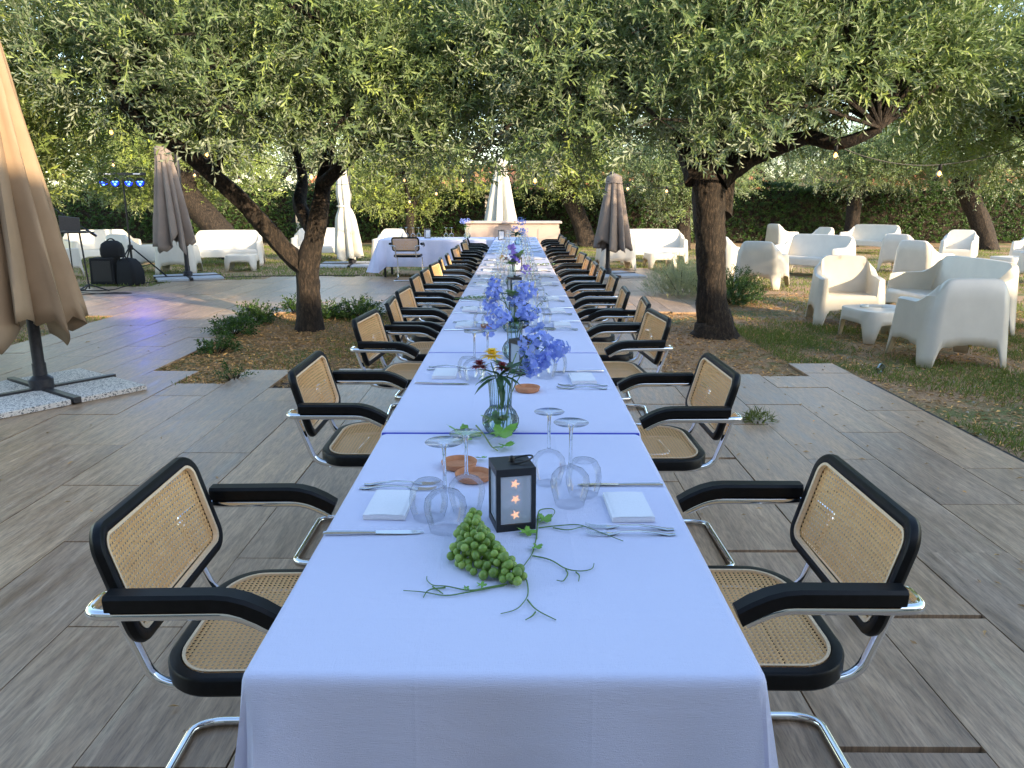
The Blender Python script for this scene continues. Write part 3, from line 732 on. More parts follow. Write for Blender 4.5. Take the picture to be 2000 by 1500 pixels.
# bouquet 3
v3 = T(1000, 648); vase((v3.x, v3.y, TZ), 'ribbed glass vase with tall blue flowers near the palm leaf')
B = thing('flower_bouquet', 'tall blue blossoms with light green leaves in the third vase', 'flowers', (v3.x, v3.y, TZ), 0, 'bouquets along the table')
stems(B, [(-.1, 0, .28), (-.1, 0, .2), (.08, 0, .25), (0, 0, .27)])
for i, (x, z, r, n) in enumerate(((-.105, .275, .035, 34), (-.10, .225, .045, 44), (-.115, .165, .05, 48), (.07, .235, .07, 84), (.03, .18, .05, 46))): blossom((x, 0, z), r, n, B, seed=20+i)
leafbunch(B, rosette((0, 0, .2), 16, .08, .035, .6, 12), 'palm_leaf')
# bouquet 4
v4 = T(1000, 558); vase((v4.x, v4.y, TZ), 'ribbed glass vase with purple, yellow and red flowers')
B = thing('flower_bouquet', 'mixed bouquet of purple spikes with yellow and red flowers in the fourth vase', 'flowers', (v4.x, v4.y, TZ), 0, 'bouquets along the table')
stems(B, [(-.04, 0, .25), (.0, 0, .3), (.06, 0, .26)])
for i, (x, z, r, n) in enumerate(((0, .33, .04, 34), (.02, .27, .04, 34), (.03, .22, .04, 30), (.12, .14, .05, 40))): blossom((x, 0, z), r, n, B, 'blossom_cluster', 'petal_purple', 40+i)
daisy((-.085, -.02, .24), .038, B, 'petal_yellow', 7); daisy((-.05, -.02, .225), .034, B, 'petal_red', 8, 'petal_red')
leafbunch(B, rosette((0, 0, .18), 14, .11, .045, .5, 14)+rosette((.06, 0, .24), 8, .1, .05, .8, 15), 'palm_leaf')
# bouquet 5
v5 = T(1012, 478); vase((v5.x, v5.y, TZ), 'ribbed glass vase at the far end with blue flowers', 1.15)
B = thing('flower_bouquet', 'tall blue bouquet over dark leaves at the far table end', 'flowers', (v5.x, v5.y, TZ), 0, 'bouquets along the table')
stems(B, [(.05, 0, .3), (.0, 0, .25)])
for i, (x, z, r, n) in enumerate(((.06, .38, .09, 60), (.08, .22, .09, 60), (-.05, .27, .06, 40))): blossom((x, 0, z), r, n, B, seed=60+i)
daisy((-.06, 0, .36), .04, B, 'petal_cream', 9); leafbunch(B, rosette((-.03, -.03, .17), 18, .14, .06, .2, 16))
q = P(912, 466, TZ); v6 = Vector((q.x, 15.5, TZ)); vase(v6, 'ribbed glass vase on the cross table', 1.2)
B = thing('flower_bouquet', 'small blue, red and cream bouquet on the cross table', 'flowers', v6, 0, 'bouquets along the table')
stems(B, [(-.05, 0, .3), (.06, 0, .27)]); blossom((-.07, 0, .33), .075, 50, B, seed=71); blossom((.02, 0, .35), .05, 30, B, seed=72); daisy((.05, -.02, .26), .045, B, 'petal_red', 10, 'petal_red'); daisy((.11, 0, .3), .05, B, 'petal_cream', 11)
leafbunch(B, rosette((0, 0, .22), 9, .09, .03, .3, 18), 'palm_leaf')
# grapes
def grape_outline():
    pts = []
    A, Bm, C = T(925, 1048), T(905, 1090), T(1000, 1135)
    rs = random.Random(5); placed = []
    axis = [T(925, 1052), T(925, 1090), T(950, 1110), T(985, 1128), T(1002, 1138)]; rads = [.028, .049, .047, .034, .022]
    tries = 0
    while len(placed) < 150 and tries < 30000:
        tries += 1; f = rs.random()*(len(axis)-1); i = min(int(f), len(axis)-2); s = f-i
        c = axis[i].lerp(axis[i+1], s); rr = rads[i]*(1-s)+rads[i+1]*s; hgt = .050 if i < 2 else .040-.008*i/3
        a = rs.uniform(0, 6.283); q = rs.random()**.5
        r = rs.uniform(.0072, .0102)
        p = Vector((c.x+rr*q*math.cos(a)*1.05, c.y+rr*q*math.sin(a)*1.0, TZ+r+rs.random()*max(0, hgt*1.55*(1-q*q*.75)-r)))
        if all((p-o).length > (r+ro_)*.84 for o, ro_ in placed): placed.append((p, r))
    return placed
gp = grape_outline(); go = gp[0][0].copy(); go.z = TZ
G = thing('grape_bunch', 'bunch of green grapes with curling tendrils in front of the star lantern', 'grapes', go)
gm = MB(); gm.lathe([(math.sin(t)*1.0+1e-4, -math.cos(t)) for t in [i*math.pi/9 for i in range(10)]], 14); gme = gm.mesh('grape'); gme.materials.append(MATS['grape']); gme.polygons.foreach_set('use_smooth', [True]*len(gme.polygons))
for p, r in gp:
    o = bpy.data.objects.new('grape', gme); COL.objects.link(o); o.parent = G; o.location = p-go; o.scale = (r, r, r*1.05); o.rotation_euler = (random.random(), random.random(), 0)
def table_curve(pxs, r=.0014, z=.003, obj=None, name='tendril', mat='stem_green', parent=None, org=None):
    m = MB(); pts = []
    for i, (x, y) in enumerate(pxs): q = T(x, y)-org; q.z += z+.004*math.sin(i*1.7)**2; pts.append(q)
    pts = fillet(pts, .02, 4); m.tube(pts, [r*(1-.5*i/len(pts)) for i in range(len(pts))], 5); return m.build(name, mat, parent)
for pts in ([(1050, 1008), (1048, 1055), (1040, 1085), (1020, 1115), (1010, 1128)], [(1052, 1033), (1090, 1032), (1130, 1026), (1160, 1040), (1217, 1060)], [(1040, 1088), (1075, 1098), (1105, 1115), (1135, 1122), (1158, 1115), (1160, 1105)], [(1105, 1115), (1110, 1128), (1100, 1139), (1087, 1139)], [(1125, 1120), (1132, 1130), (1130, 1138)],
    [(1012, 1115), (1028, 1135), (1032, 1155), (1030, 1174), (1010, 1195), (978, 1204)], [(1030, 1174), (1046, 1198), (1086, 1214)], [(1046, 1198), (1040, 1210), (1026, 1214)],
    [(990, 1144), (960, 1152), (920, 1158), (870, 1150), (845, 1148), (833, 1138), (834, 1130)], [(985, 1146), (930, 1160), (870, 1168), (830, 1162), (788, 1157)], [(870, 1150), (835, 1158), (827, 1170)], [(845, 1148), (865, 1166)], [(1048, 1055), (1052, 1000), (1080, 995), (1085, 1005), (1070, 1022)], [(1080, 1033), (1110, 1042), (1140, 1030)]):
    table_curve(pts, .0016, .003, None, 'tendril', 'stem_green', G, go)
def vineleaf(c, size, rot, parent, tilt=.2, mat='grape_leaf', name='vine_leaf'):
    m = MB(); rim = []; n = 72; ctr = Vector(c)
    for k in range(n):
        a = 2*math.pi*k/n; lobe = .36+.5*abs(math.cos(2.5*a))**1.5+.07*math.sin(a*23); lobe *= (1 if abs(a-math.pi) > .3 else .45)
        r = size*lobe; x, y = r*math.cos(a), r*math.sin(a); z = tilt*x*.5+.08*size*math.sin(a*5)+.12*size*(r/size)**2
        rim.append(Matrix.Rotation(rot, 3, 'Z') @ Vector((x, y, z)))
    half = [v*.5-Vector((0, 0, .02*size)) for v in rim]; m.add([ctr]+[ctr+v for v in half], [(0, 1+k, 1+(k+1) % n) for k in range(n)])
    m.grid([[ctr+v for v in half], [ctr+v for v in rim]], True); return m.build(name, mat, parent)
for (x, y, s, r) in ((1060, 1020, .03, .5), (1028, 1045, .027, 2.6), (1046, 1075, .02, -.8), (940, 1150, .013, 1.2), (910, 1156, .009, 2)):
    vineleaf(T(x, y)-go+Vector((0, 0, .008)), s, r, G)
VS = thing('vine_sprig', 'vine twig with toothed green leaves in front of the first vase', 'leaves', T(945, 870))
o0 = T(945, 870)
for (x, y, s, r, h) in ((975, 868, .07, .4, .035), (905, 858, .065, 2.7, .02), (965, 846, .055, 1.4, .045), (985, 880, .04, -.5, .015), (940, 900, .02, -1.5, .01)):
    vineleaf(T(x, y)-o0+Vector((0, 0, h)), s, r, VS, .5)
table_curve([(930, 838), (945, 858), (960, 880), (972, 890)], .003, .012, None, 'twig', 'grape_stem', VS, o0)
# palm leaf laid flat + loose greens
PLF = thing('palm_leaf', 'striped green palm leaf lying across the cloth at the table middle', 'leaf', T(940, 585)); m = MB()
for k in range(11):
    x = -.16+.032*k
    for s in (-1, 1): lanceleaf(m, (x, 0, .012), (.45, s, .12), .10*(1-abs(k-5)/9), .024)
m.build('leaflet', 'palm_leaf', PLF, False)
m = MB(); m.tube([(-.2, 0, .006), (0, 0, .014), (.2, 0, .006)], .003, 6); m.build('midrib', 'stem_green', PLF)
for k, (px, py, l) in enumerate(((1065, 519, 'leafy green sprig on the cloth beside the mixed bouquet'), (855, 466, 'pale green sprig lying on the cross table'))):
    q = T(px, py) if k == 0 else Vector((P(px, 466, TZ).x, 15.4, TZ)); t = thing('leaf_sprig', l, 'leaves', q)
    leafbunch(t, [((.03*(i-5), 0, .01), (.4, (-1)**i, .3), .07, .03) for i in range(10)], 'palm_leaf')
# ------------------------------------------------------------------ moulded lounge furniture
def sst(a, b, x):
    t = max(0, min(1, (x-a)/(b-a))); return t*t*(3-2*t)
def lounge_mesh(W, D, sofa):
    """faces +x, centre origin; x back..front, y width"""
    hw, hd = W/2, D/2; hb, ha, hs = .81, .585, .385
    us = sorted(set([-1, -.985, -.95, -.9, -.84, -.78, -.72, -.66, -.6, -.54, -.46, -.36, -.2, 0, .2, .4, .6, .75, .86, .93, .97, .99, 1]))
    ta = .105
    ya = [hw-.0, hw-.004, hw-.012, hw-.022, hw-.05, hw-.075, hw-.088, hw-.093, hw-.098, hw-.105, hw-.112, hw-.118, hw-.123, hw-.135, hw-.155, hw-.19]
    yi = [hw-.19-(hw-.19)*k/5 for k in range(1, 6)]
    yv = sorted(set([round(y, 4) for y in ya+yi]+[-round(y, 4) for y in ya+yi]))
    def height(x, y):
        ay = abs(y)/hw; back = 1-sst(-.80, -.52, x/hd)             # recline of the inner back
        side = sst(hw-.122, hw-.088, abs(y))
        hy = hb-.13*sst(1-.36/W, 1.0, ay)**1.3-.015*ay*ay            # top of back rounds towards the corners
        arm = ha+(hy-ha)*(1-sst(-.86, -.12, x/hd))**1.0-.012*sst(.4, 1, x/hd)
        z = hs-.02*(1-sst(-.5, .9, x/hd))
        z = max(z, z+(arm-z)*side); z = max(z, z+(hy-z)*back) if back > 0 else z
        return z
    rows = []; corner = .13
    def plan(x, y):
        # round the plan corners
        cx_, cy2 = hd-corner, hw-corner; dx, dy = abs(x)-cx_, abs(y)-cy2
        if dx > 0 and dy > 0:
            mx = max(dx, dy); l = math.hypot(dx, dy); k = mx/l; dx *= k; dy *= k
            return math.copysign(cx_+dx, x), math.copysign(cy2+dy, y)
        return x, y
    for u in us:
        row = []
        for y in yv:
            x = u*hd; z = height(x, y); edge = max(sst(.965, 1, abs(u)), sst(hw-.022, hw, abs(y))); z -= .016*edge
            X, Y = plan(x, y); tap = (z-.0)/.8*.055
            row.append((X*(1-tap/hd) - .045*sst(.45, .8, z)*(1 if u < 0 else 0), Y*(1-tap/hw*.9), z))
        rows.append(row)
    m = MB(); m.grid(rows); nU, nV = len(us), len(yv)
    loop = [(0, k) for k in range(nV)]+[(i, nV-1) for i in range(1, nU)]+[(nU-1, k) for k in range(nV-2, -1, -1)]+[(i, 0) for i in range(nU-2, 0, -1)]
    top = [rows[i][k] for i, k in loop]; uv = [(us[i]*hd, yv[k]) for i, k in loop]
    def arch(x, y):
        if abs(abs(x)-hd) < 1e-6: e = hw-abs(y)
        else: e = hd-abs(x)
        lw = .095; return .012+.185*sst(lw, lw+.06, e)**.6+(.02 if e > .25 else 0)
    sk = []
    for f in (0, .3, .6, .85, 1.0):
        rr = []
        for (tx, ty, tz), (x, y) in zip(top, uv):
            X, Y = plan(x, y); zb = arch(x, y); bx, by = X*(1+.012/hd), Y*(1+.012/hw); z = tz+(zb-tz)*f; g = (tz-z)/max(1e-6, tz)
            rr.append((tx+(bx-tx)*g, ty+(by-ty)*g, z))
        sk.append(rr)
    # orient outward: loop runs so that skirt faces out
    m.grid(sk, True); return m
def lounge_proto(W, D, name, sofa=False):
    m = lounge_mesh(W, D, sofa); me = m.mesh(name); bm = bmesh.new(); bm.from_mesh(me); bmesh.ops.remove_doubles(bm, verts=bm.verts, dist=1e-5); bmesh.ops.recalc_face_normals(bm, faces=bm.faces); bm.to_mesh(me); bm.free()
    me.materials.append(MATS['white_plastic']); me.polygons.foreach_set('use_smooth', [True]*len(me.polygons)); me.set_sharp_from_angle(angle=R(50)); return me
arm_me = lounge_proto(.80, .77, 'shell'); sofa_me = lounge_proto(1.62, .78, 'shell', True)
def ctable_mesh():
    m = MB(); pl = []
    for k in range(48):
        a = 2*math.pi*k/48; c, s = math.cos(a), math.sin(a); p = 5; r = (abs(c)**p+abs(s)**p)**(-1/p); pl.append((.33*r*c, .33*r*s))
    def arch(x, y):
        e = .33-min(abs(x), abs(y)); e = min(.33-abs(x) if abs(y) > .27 else 9, .33-abs(y) if abs(x) > .27 else 9); e = min(e, .33)
        return .01+.2*sst(.09, .15, e)**.6
    rows = [[(x*.02, y*.02, .345) for x, y in pl], [(x*.9, y*.9, .345) for x, y in pl], [(x*.965, y*.965, .343) for x, y in pl], [(x*.98, y*.98, .332) for x, y in pl]]
    for f in (.3, .6, 1): rows.append([(x*(.98+.05*f), y*(.98+.05*f), .332+(arch(x, y)-.332)*f) for x, y in pl])
    m.grid(rows, True); me = m.mesh('top'); bm = bmesh.new(); bm.from_mesh(me); bmesh.ops.recalc_face_normals(bm, faces=bm.faces); bm.to_mesh(me); bm.free()
    me.materials.append(MATS['white_plastic']); me.polygons.foreach_set('use_smooth', [True]*len(me.polygons)); me.set_sharp_from_angle(angle=R(35)); return me
ct_me = ctable_mesh()
LG = {'armchair': 'white moulded armchairs on the lawn', 'sofa': 'white moulded sofas on the lawn', 'table': 'white low tables on the lawn'}
def lounge(kind, x, y, face, label, badge=False):
    """face: direction the seat looks, degrees ccw from +x"""
    t = thing({'armchair': 'lounge_armchair', 'sofa': 'lounge_sofa', 'table': 'coffee_table'}[kind], label, kind, (x, y, .004), R(face), LG[kind])
    me = {'armchair': arm_me, 'sofa': sofa_me, 'table': ct_me}[kind]
    o = bpy.data.objects.new('moulded_shell' if kind != 'table' else 'moulded_top', me); COL.objects.link(o); o.parent = t
    sm = o.modifiers.new('thick', 'SOLIDIFY'); sm.thickness = .014; sm.offset = -1
    if kind != 'table':
        m = MB(); D2 = .385 if kind == 'armchair' else .39; m.box((-D2-.012, 0, .215), (.006, .028, .02)); m.build('maker_badge', 'brass', t, False)
    return t
lounge('armchair', 4.02, 7.13, 90, 'white plastic armchair turned away, beside the low table with the ashtray')
lounge('armchair', 4.03, 9.42, 258, 'white plastic armchair facing the low table with the ashtray')
ctb = lounge('table', 3.93, 8.28, 8, 'white low table with an ashtray between two facing armchairs')
t = thing('ashtray', 'small pale ashtray on the white low table', 'ashtray', (3.78, 8.35, .352)); m = MB(); m.lathe([(.001, .003), (.042, 0), (.047, .006), (.046, .024), (.041, .024), (.038, .008), (.001, .007)], 20); m.build('bowl', 'ceramic', t)
lounge('sofa', 5.15, 9.25, 182, 'white plastic sofa end-on behind the turned away armchair')
lounge('armchair', 4.27, 13.5, 56, 'white plastic armchair seen from behind next to the green shrub and trunk')
lounge('armchair', 4.25, 15.3, 20, 'white plastic armchair half hidden by the one beside the shrub')
lounge('sofa', 5.95, 15.75, 215, 'white plastic sofa with a sunlit arm behind the shrub armchair')
lounge('armchair', 8.0, 23.6, 20, 'white plastic armchair with sunlit back near the hedge')
lounge('sofa', 10.2, 22.7, 215, 'white plastic sofa close to the hedge below a slim trunk')
lounge('armchair', 7.75, 20.4, 200, 'white plastic armchair between the two angled sofas')
lounge('table', 6.1, 18.3, 20, 'white low table with a dark bowl among the farther seats')
t = thing('candle_bowl', 'small dark bowl on a far white low table', 'bowl', (6.0, 18.2, .352)); m = MB(); m.lathe([(.001, .002), (.06, 0), (.085, .05), (.08, .05), (.055, .01), (.001, .008)], 18); m.build('bowl', 'bag_fabric', t)
lounge('armchair', 8.15, 16.4, 35, 'white plastic armchair with its back to the terrace, farther of two alike')
lounge('armchair', 7.2, 13.75, 28, 'white plastic armchair with its back to the terrace, nearer of two alike')
lounge('armchair', 10.4, 18.4, 235, 'white plastic armchair facing the terrace below the leaning trunk')
lounge('armchair', 11.7, 17.7, 215, 'white plastic armchair facing a low table, farthest from the terrace')
lounge('table', 10.3, 16.2, 15, 'white low table beyond the two backward armchairs')
lounge('armchair', 9.6, 14.1, 120, 'white plastic armchair beside the low table beyond the backward pair')
lounge('sofa', -6.75, 18.1, 284, 'white plastic sofa behind the forked olive trunk with a low table before it')
lounge('table', -5.95, 16.75, 10, 'white low table in front of the sofa behind the forked trunk')
lounge('sofa', -4.85, 19.6, 275, 'white plastic sofa beside the closed white parasol')
lounge('armchair', -7.0, 16.0, 100, 'white plastic armchair with its back to the far taupe parasol')
lounge('armchair', -8.1, 16.3, 70, 'white plastic armchair behind the light stand tripod')
lounge('sofa', -9.8, 18.4, 320, 'white plastic sofa behind the speaker and bag')
lounge('armchair', -8.95, 14.9, 80, 'white plastic armchair behind the laptop stand')
lounge('sofa', 3.3, 18.9, 268, 'white plastic sofa behind the taupe parasol near the bar')
lounge('armchair', 2.15, 17.0, 95, 'white plastic armchair standing behind the taupe parasol pole')
lounge('table', 3.2, 17.4, 5, 'white low table beside the silvery bush')
lounge('armchair', -3.1, 19.0, 262, 'white plastic armchair behind the cross table')
# ------------------------------------------------------------------ parasols
def parasol(base, mat, label, ztop, zbot, rtop, rbot, folds, seed, offset=(0, 0), slab='terrazzo', strap=None, lean=(0, 0), cross=.55, rz=0.0, polez=None, squash=1.0):
    t = thing('closed_parasol', label, 'parasol', base, rz, 'closed parasols'); rs = random.Random(seed); n = folds*12; rows = []
    ph = [rs.uniform(0, 6.28) for _ in range(folds)]; dep = [rs.uniform(-.22, .32) for _ in range(folds)]
    L = 22
    for j in range(L+1):
        s = j/L; row = []
        for k in range(n):
            a = 2*math.pi*k/n; fi = (a/(2*math.pi)*folds); i = int(fi) % folds; fr = fi-int(fi)
            edge_line = zbot+dep[i]*(1-abs(2*fr-1))*1.0+dep[(i+1) % folds]*.3*fr
            z = ztop+(edge_line-ztop)*s
            r = rtop+(rbot-rtop)*s**1.05
            if strap: r *= 1-.35*math.exp(-((z-strap)/.16)**2)
            pl = 1-abs(2*((fr+.22*s+.07*math.sin(ph[i])) % 1)-1)
            pl = pl**.7
            r *= 1-(.34+.26*s)*(1-pl)*min(1, s*5+.15)
            aa = a+.5*s*math.sin(ph[i])*.35+.28*(1-pl)*s
            row.append((offset[0]+lean[0]*s+r*math.cos(aa), offset[1]+lean[1]*s+r*math.sin(aa)*squash, z))
        rows.append(row)
    m = MB(); m.grid(rows, True); cp = m.build('canopy', mat, t)
    cp.data.set_sharp_from_angle(angle=R(75)); sm = cp.modifiers.new('thick', 'SOLIDIFY'); sm.thickness = .006; sm.offset = -1
    m = MB(); m.lathe([(rtop*1.25, ztop-.14), (rtop*1.15, ztop-.02), (rtop*.5, ztop+.03), (.01, ztop+.05)], 16, (offset[0], offset[1], 0)); m.build('crown_cap', mat, t)
    if strap:
        m = MB(); rr = (rtop+(rbot-rtop)*(ztop-strap)/(ztop-zbot))*.68; m.lathe([(rr, strap-.02), (rr*1.02, strap), (rr, strap+.02)], 24, (offset[0], offset[1], 0)); m.build('strap', mat, t)
    m = MB(); m.tube([(0, 0, .05), (0, 0, polez or ztop+.03)], .042, 14); m.build('pole', 'dark_metal', t)
    if offset != (0, 0):
        zt = polez or ztop; m = MB(); m.tube(fillet([(0, 0, zt-.05), (0, 0, zt+.05), (offset[0], offset[1], ztop+.05)], .1, 4), .03, 8); m.build('arm', 'dark_metal', t)
    m = MB(); m.lathe([(.085, .03), (.085, .12), (.07, .135), (.05, .15), (.048, .24)], 20); m.build('hub', 'dark_metal', t)
    for k in range(2):
        m = MB(); q = Matrix.Rotation(k*math.pi/2, 3, 'Z'); m.box(q @ Vector((0, 0, .035+.0012*k)), (cross*2, .05, .042), q); m.build('cross_bar', 'dark_metal', t, False)
    for sx in (-1, 1):
        for sy in (-1, 1):
            sz = cross-.06; m = MB(); m.box((sx*(sz/2+.035), sy*(sz/2+.035), .0225), (sz, sz, .04)); m.build('weight_slab', slab, t, False, .004)
    return t
u1 = P(85, 775); parasol((u1.x, u1.y, Z0), 'tan_fabric', 'large tan closed parasol on speckled slabs beside the terrace planks', 2.85, .60, .12, .48, 13, 11, (-.12, .02), 'terrazzo', None, (.02, 0), .56, .95, 2.0)
u2 = P(368, 546); parasol((u2.x, u2.y, Z0), 'taupe_fabric', 'taupe closed parasol hanging beside its pole near the light stand', 2.42, .62, .12, .40, 9, 12, (-.24, -.1), 'slab_plain', None, (.06, 0), .6, .5, 2.5)
u3 = P(688, 519); parasol((u3.x, u3.y, .01), 'white_fabric', 'cream white closed parasol tied with a strap near the cross table', 2.25, .22, .10, .36, 7, 13, (-.14, 0), 'slab_plain', 1.35, (.08, 0), .75, .1)
parasol((-.42, 20.6, .01), 'white_fabric', 'white closed parasol standing behind the bar counter', 2.5, .25, .12, .62, 8, 14, (0, 0), 'slab_plain', None, (0, 0), .6, .2)
u5 = P(1186, 541); parasol((u5.x, u5.y, Z0), 'taupe_fabric', 'taupe closed parasol standing between the cane chairs and the white sofa', 1.92, .55, .13, .40, 8, 15, (.06, -.06), 'slab_plain', None, (.02, 0), .6, .3)
# ------------------------------------------------------------------ bar counter
t = thing('bar_counter', 'beige panelled bar counter at the far end of the tables', 'bar', (-.1, 18.2, 0))
m = MB(); m.box((0, 0, .49), (2.12, .6, .98)); m.build('body', 'bar_paint', t, False)
for x in (-.83, .0, .83): m = MB(); m.box((x, -.306, .46), (.76 if x == 0 else .5, .012, .8)); m.build('front_panel', 'bar_paint', t, False, .003)
m = MB(); m.box((0, 0, 1.0), (2.24, .72, .045)); m.build('counter_top', 'bar_trim', t, False, .004)
m = MB(); m.box((0, 0, .04), (2.0, .5, .08)); m.build('plinth', 'dark_metal', t, False)
# ------------------------------------------------------------------ music corner
ls = P(262, 549); t = thing('light_stand', 'black tripod light stand carrying four blue spotlights', 'light stand', (ls.x, ls.y, Z0))
m = MB(); m.tube([(0, 0, .05), (0, 0, .62)], .022, 10); m.build('lower_pole', 'black_plastic', t); m = MB(); m.tube([(0, 0, .58), (0, 0, 1.95)], .016, 10); m.build('upper_pole', 'black_plastic', t)
m = MB(); m.lathe([(.045, .56), (.05, .58), (.045, .64), (.02, .66)], 12); m.build('collar', 'black_plastic', t)
for k in range(3):
    a = .25+k*2*math.pi/3; m = MB(); m.tube([(.03*math.cos(a), .03*math.sin(a), .6), (.62*math.cos(a), .62*math.sin(a), .015)], .014, 8); m.build('leg', 'black_plastic', t)
    m = MB(); m.tube([(0, 0, .2), (.33*math.cos(a), .33*math.sin(a), .29)], .007, 6); m.build('brace', 'black_plastic', t)
m = MB(); m.box((0, 0, 1.93), (.86, .06, .05)); bar = m.build('light_bar', 'black_plastic', t, False, .004)
for x in (-.26, .28): m = MB(); m.box((x, -.0315, 1.932), (.13, .003, .02)); m.build('white_lettering', 'mark_white', bar, False)
for i, x in enumerate((-.33, -.12, .13, .34)):
    sp = MB(); sp.tube([(x, .06, 1.79), (x, -.03, 1.79), (x, -.05, 1.785)], [.06, .078, .082], 18); so_ = sp.build('spotlight', 'black_plastic', t)
    m = MB(); m.lathe([(.001, 0), (.074, 0)], 18); d = m.build('lens', 'led_blue', so_); d.data.transform(Matrix.Translation((x, -.0525, 1.785)) @ Matrix.Rotation(math.pi/2, 4, 'X'))
    for k in range(3):
        a = k*2.094+.5; m = MB(); m.lathe([(.001, 0), (.022, 0)], 10); d = m.build('led', 'led_core', so_); d.data.transform(Matrix.Translation((x+.036*math.cos(a), -.0545, 1.785+.036*math.sin(a))) @ Matrix.Rotation(math.pi/2, 4, 'X'))
lm = bpy.data.lights.new('led_beam', 'SPOT'); lo = bpy.data.objects.new('led_beam', lm); COL.objects.link(lo); lo.parent = t
lm.color = (.12, .10, 1); lm.energy = 17; lm.spot_size = R(40); lm.spot_blend = .8; lm.shadow_soft_size = .08
lo.location = (.2, -.12, 1.78); lo.rotation_euler = (Vector((ls.x+.2, ls.y-.12, 1.8))-P(232, 596)).to_track_quat('Z', 'Y').to_euler()
# speaker and bag
sp = P(215, 559); t = thing('speaker_box', 'black carpeted speaker box on the lawn edge behind the tripod', 'speaker', (sp.x-.12, sp.y+.15, Z0), .1)
m = MB(); m.box((0, 0, .24), (.42, .36, .46), None, .94); m.build('cabinet', 'bag_fabric', t, False, .01); m = MB(); m.box((0, -.176, .24), (.32, .01, .36)); m.build('grille', 'black_plastic', t, False)
t = thing('gear_bag', 'black soft gear bag slumped beside the speaker box', 'bag', (sp.x+.33, sp.y+.1, Z0), -.3); m = MB()
rows = []
for (z, s) in ((0, 1), (.06, 1.04), (.25, .98), (.38, .85), (.45, .6), (.47, .1)): rows.append([(x*s+.02*math.sin(z*9), y*s, z) for x, y in rrect(.2, .15, .06, 4)])
m.grid(rows, True); m.build('body', 'bag_fabric', t); m = MB(); m.tube([(-.1, -.1, .4), (-.05, -.14, .52), (.06, -.14, .52), (.1, -.1, .4)], .012, 6); m.build('strap', 'bag_fabric', t)
t = thing('backpack', 'black backpack with carry loop standing on the speaker box', 'bag', (sp.x+.02, sp.y+.18, Z0+.47), .2); m = MB(); rows = []
for (z, s) in ((0, .9), (.05, 1), (.15, 1), (.24, .85), (.29, .5), (.30, .05)): rows.append([(x*s, y*s, z) for x, y in rrect(.19, .12, .07, 4)])
m.grid(rows, True); m.build('body', 'bag_fabric', t); m = MB(); m.tube([(-.11+.22*i/8, -.02, .24+.09*math.sin(math.pi*i/8)) for i in range(9)], .012, 6); m.build('carry_loop', 'bag_fabric', t)
# laptop stand
ms = P(176, 573); t = thing('music_stand', 'thin black tripod stand holding an open laptop', 'stand', (ms.x, ms.y, Z0)); m = MB(); m.tube([(0, 0, .05), (-.05, 0, .95)], .014, 8); m.build('pole', 'black_plastic', t)
for k in range(3):
    a = .2+k*2.09; m = MB(); m.tube([(0, 0, .12), (.3*math.cos(a), .3*math.sin(a), .012)], .012, 6); m.build('leg', 'black_plastic', t)
m = MB(); m.box((-.13, 0, .955), (.5, .3, .016)); m.build('tray', 'black_plastic', t, False)
t = thing('laptop', 'open dark grey laptop on the thin stand', 'laptop', (ms.x-.15, ms.y+.0, Z0+.965), .05); m = MB(); m.box((0, 0, .008), (.34, .24, .014)); m.build('keyboard_base', 'screen_grey', t, False)
m = MB(); m.box((.02, -.115, .125), (.32, .01, .235), Matrix.Rotation(.18, 3, 'X') @ Matrix.Rotation(.12, 3, 'Y')); m.build('screen_lid', 'screen_grey', t, False)
t = thing('microphone_stand', 'boom microphone stand leaning past the laptop', 'microphone stand', (ms.x-.38, ms.y+.25, Z0)); m = MB(); m.tube([(0, 0, .02), (0, 0, 1.2)], .011, 8); m.build('pole', 'black_plastic', t)
m = MB(); m.lathe([(.14, 0), (.14, .015), (.02, .03)], 16); m.build('foot', 'black_plastic', t); m = MB(); m.tube([(-.3, 0, 1.42), (0, 0, 1.2), (.34, -.05, .99)], .008, 6); m.build('boom', 'black_plastic', t); m = MB(); m.tube([(.34, -.05, .99), (.45, -.06, .92), (.5, -.065, .89)], [.02, .024, .018], 10); m.build('microphone', 'black_plastic', t)
def cable(pts, label, r=.006):
    m = MB(); m.tube(fillet(pts, .3, 5), r, 6); tag(m.build('floor_cable', 'cable_black', None), label, 'cable', 'cables on the terrace')
zc_ = Z0+.008
cable([(ms.x-.6, ms.y-.3, zc_), (ms.x+.1, ms.y-.55, zc_), (ms.x+.5, ms.y-.1, zc_), (ms.x+.9, ms.y-.25, zc_), (ms.x+.3, ms.y-.35, zc_), (ms.x-.1, ms.y-.15, zc_)], 'black cable looping round the laptop stand foot')
cable([(ms.x-.5, ms.y+.1, zc_), (ms.x+.3, ms.y+.1, zc_), (sp.x+.4, sp.y-.2, zc_), (ls.x+.7, ls.y+.1, zc_), (u2.x+1.2, u2.y+.35, zc_), (u2.x+3.2, u2.y+.55, zc_)], 'long black cable running from the stands along the paving edge', .009)
cable([(ms.x-.6, ms.y-.7, zc_), (ms.x-.2, ms.y-.45, zc_), (ms.x+.05, ms.y-.7, zc_), (ms.x-.4, ms.y-.6, zc_)], 'short black cable bundle on the planks near the parasol', .012)
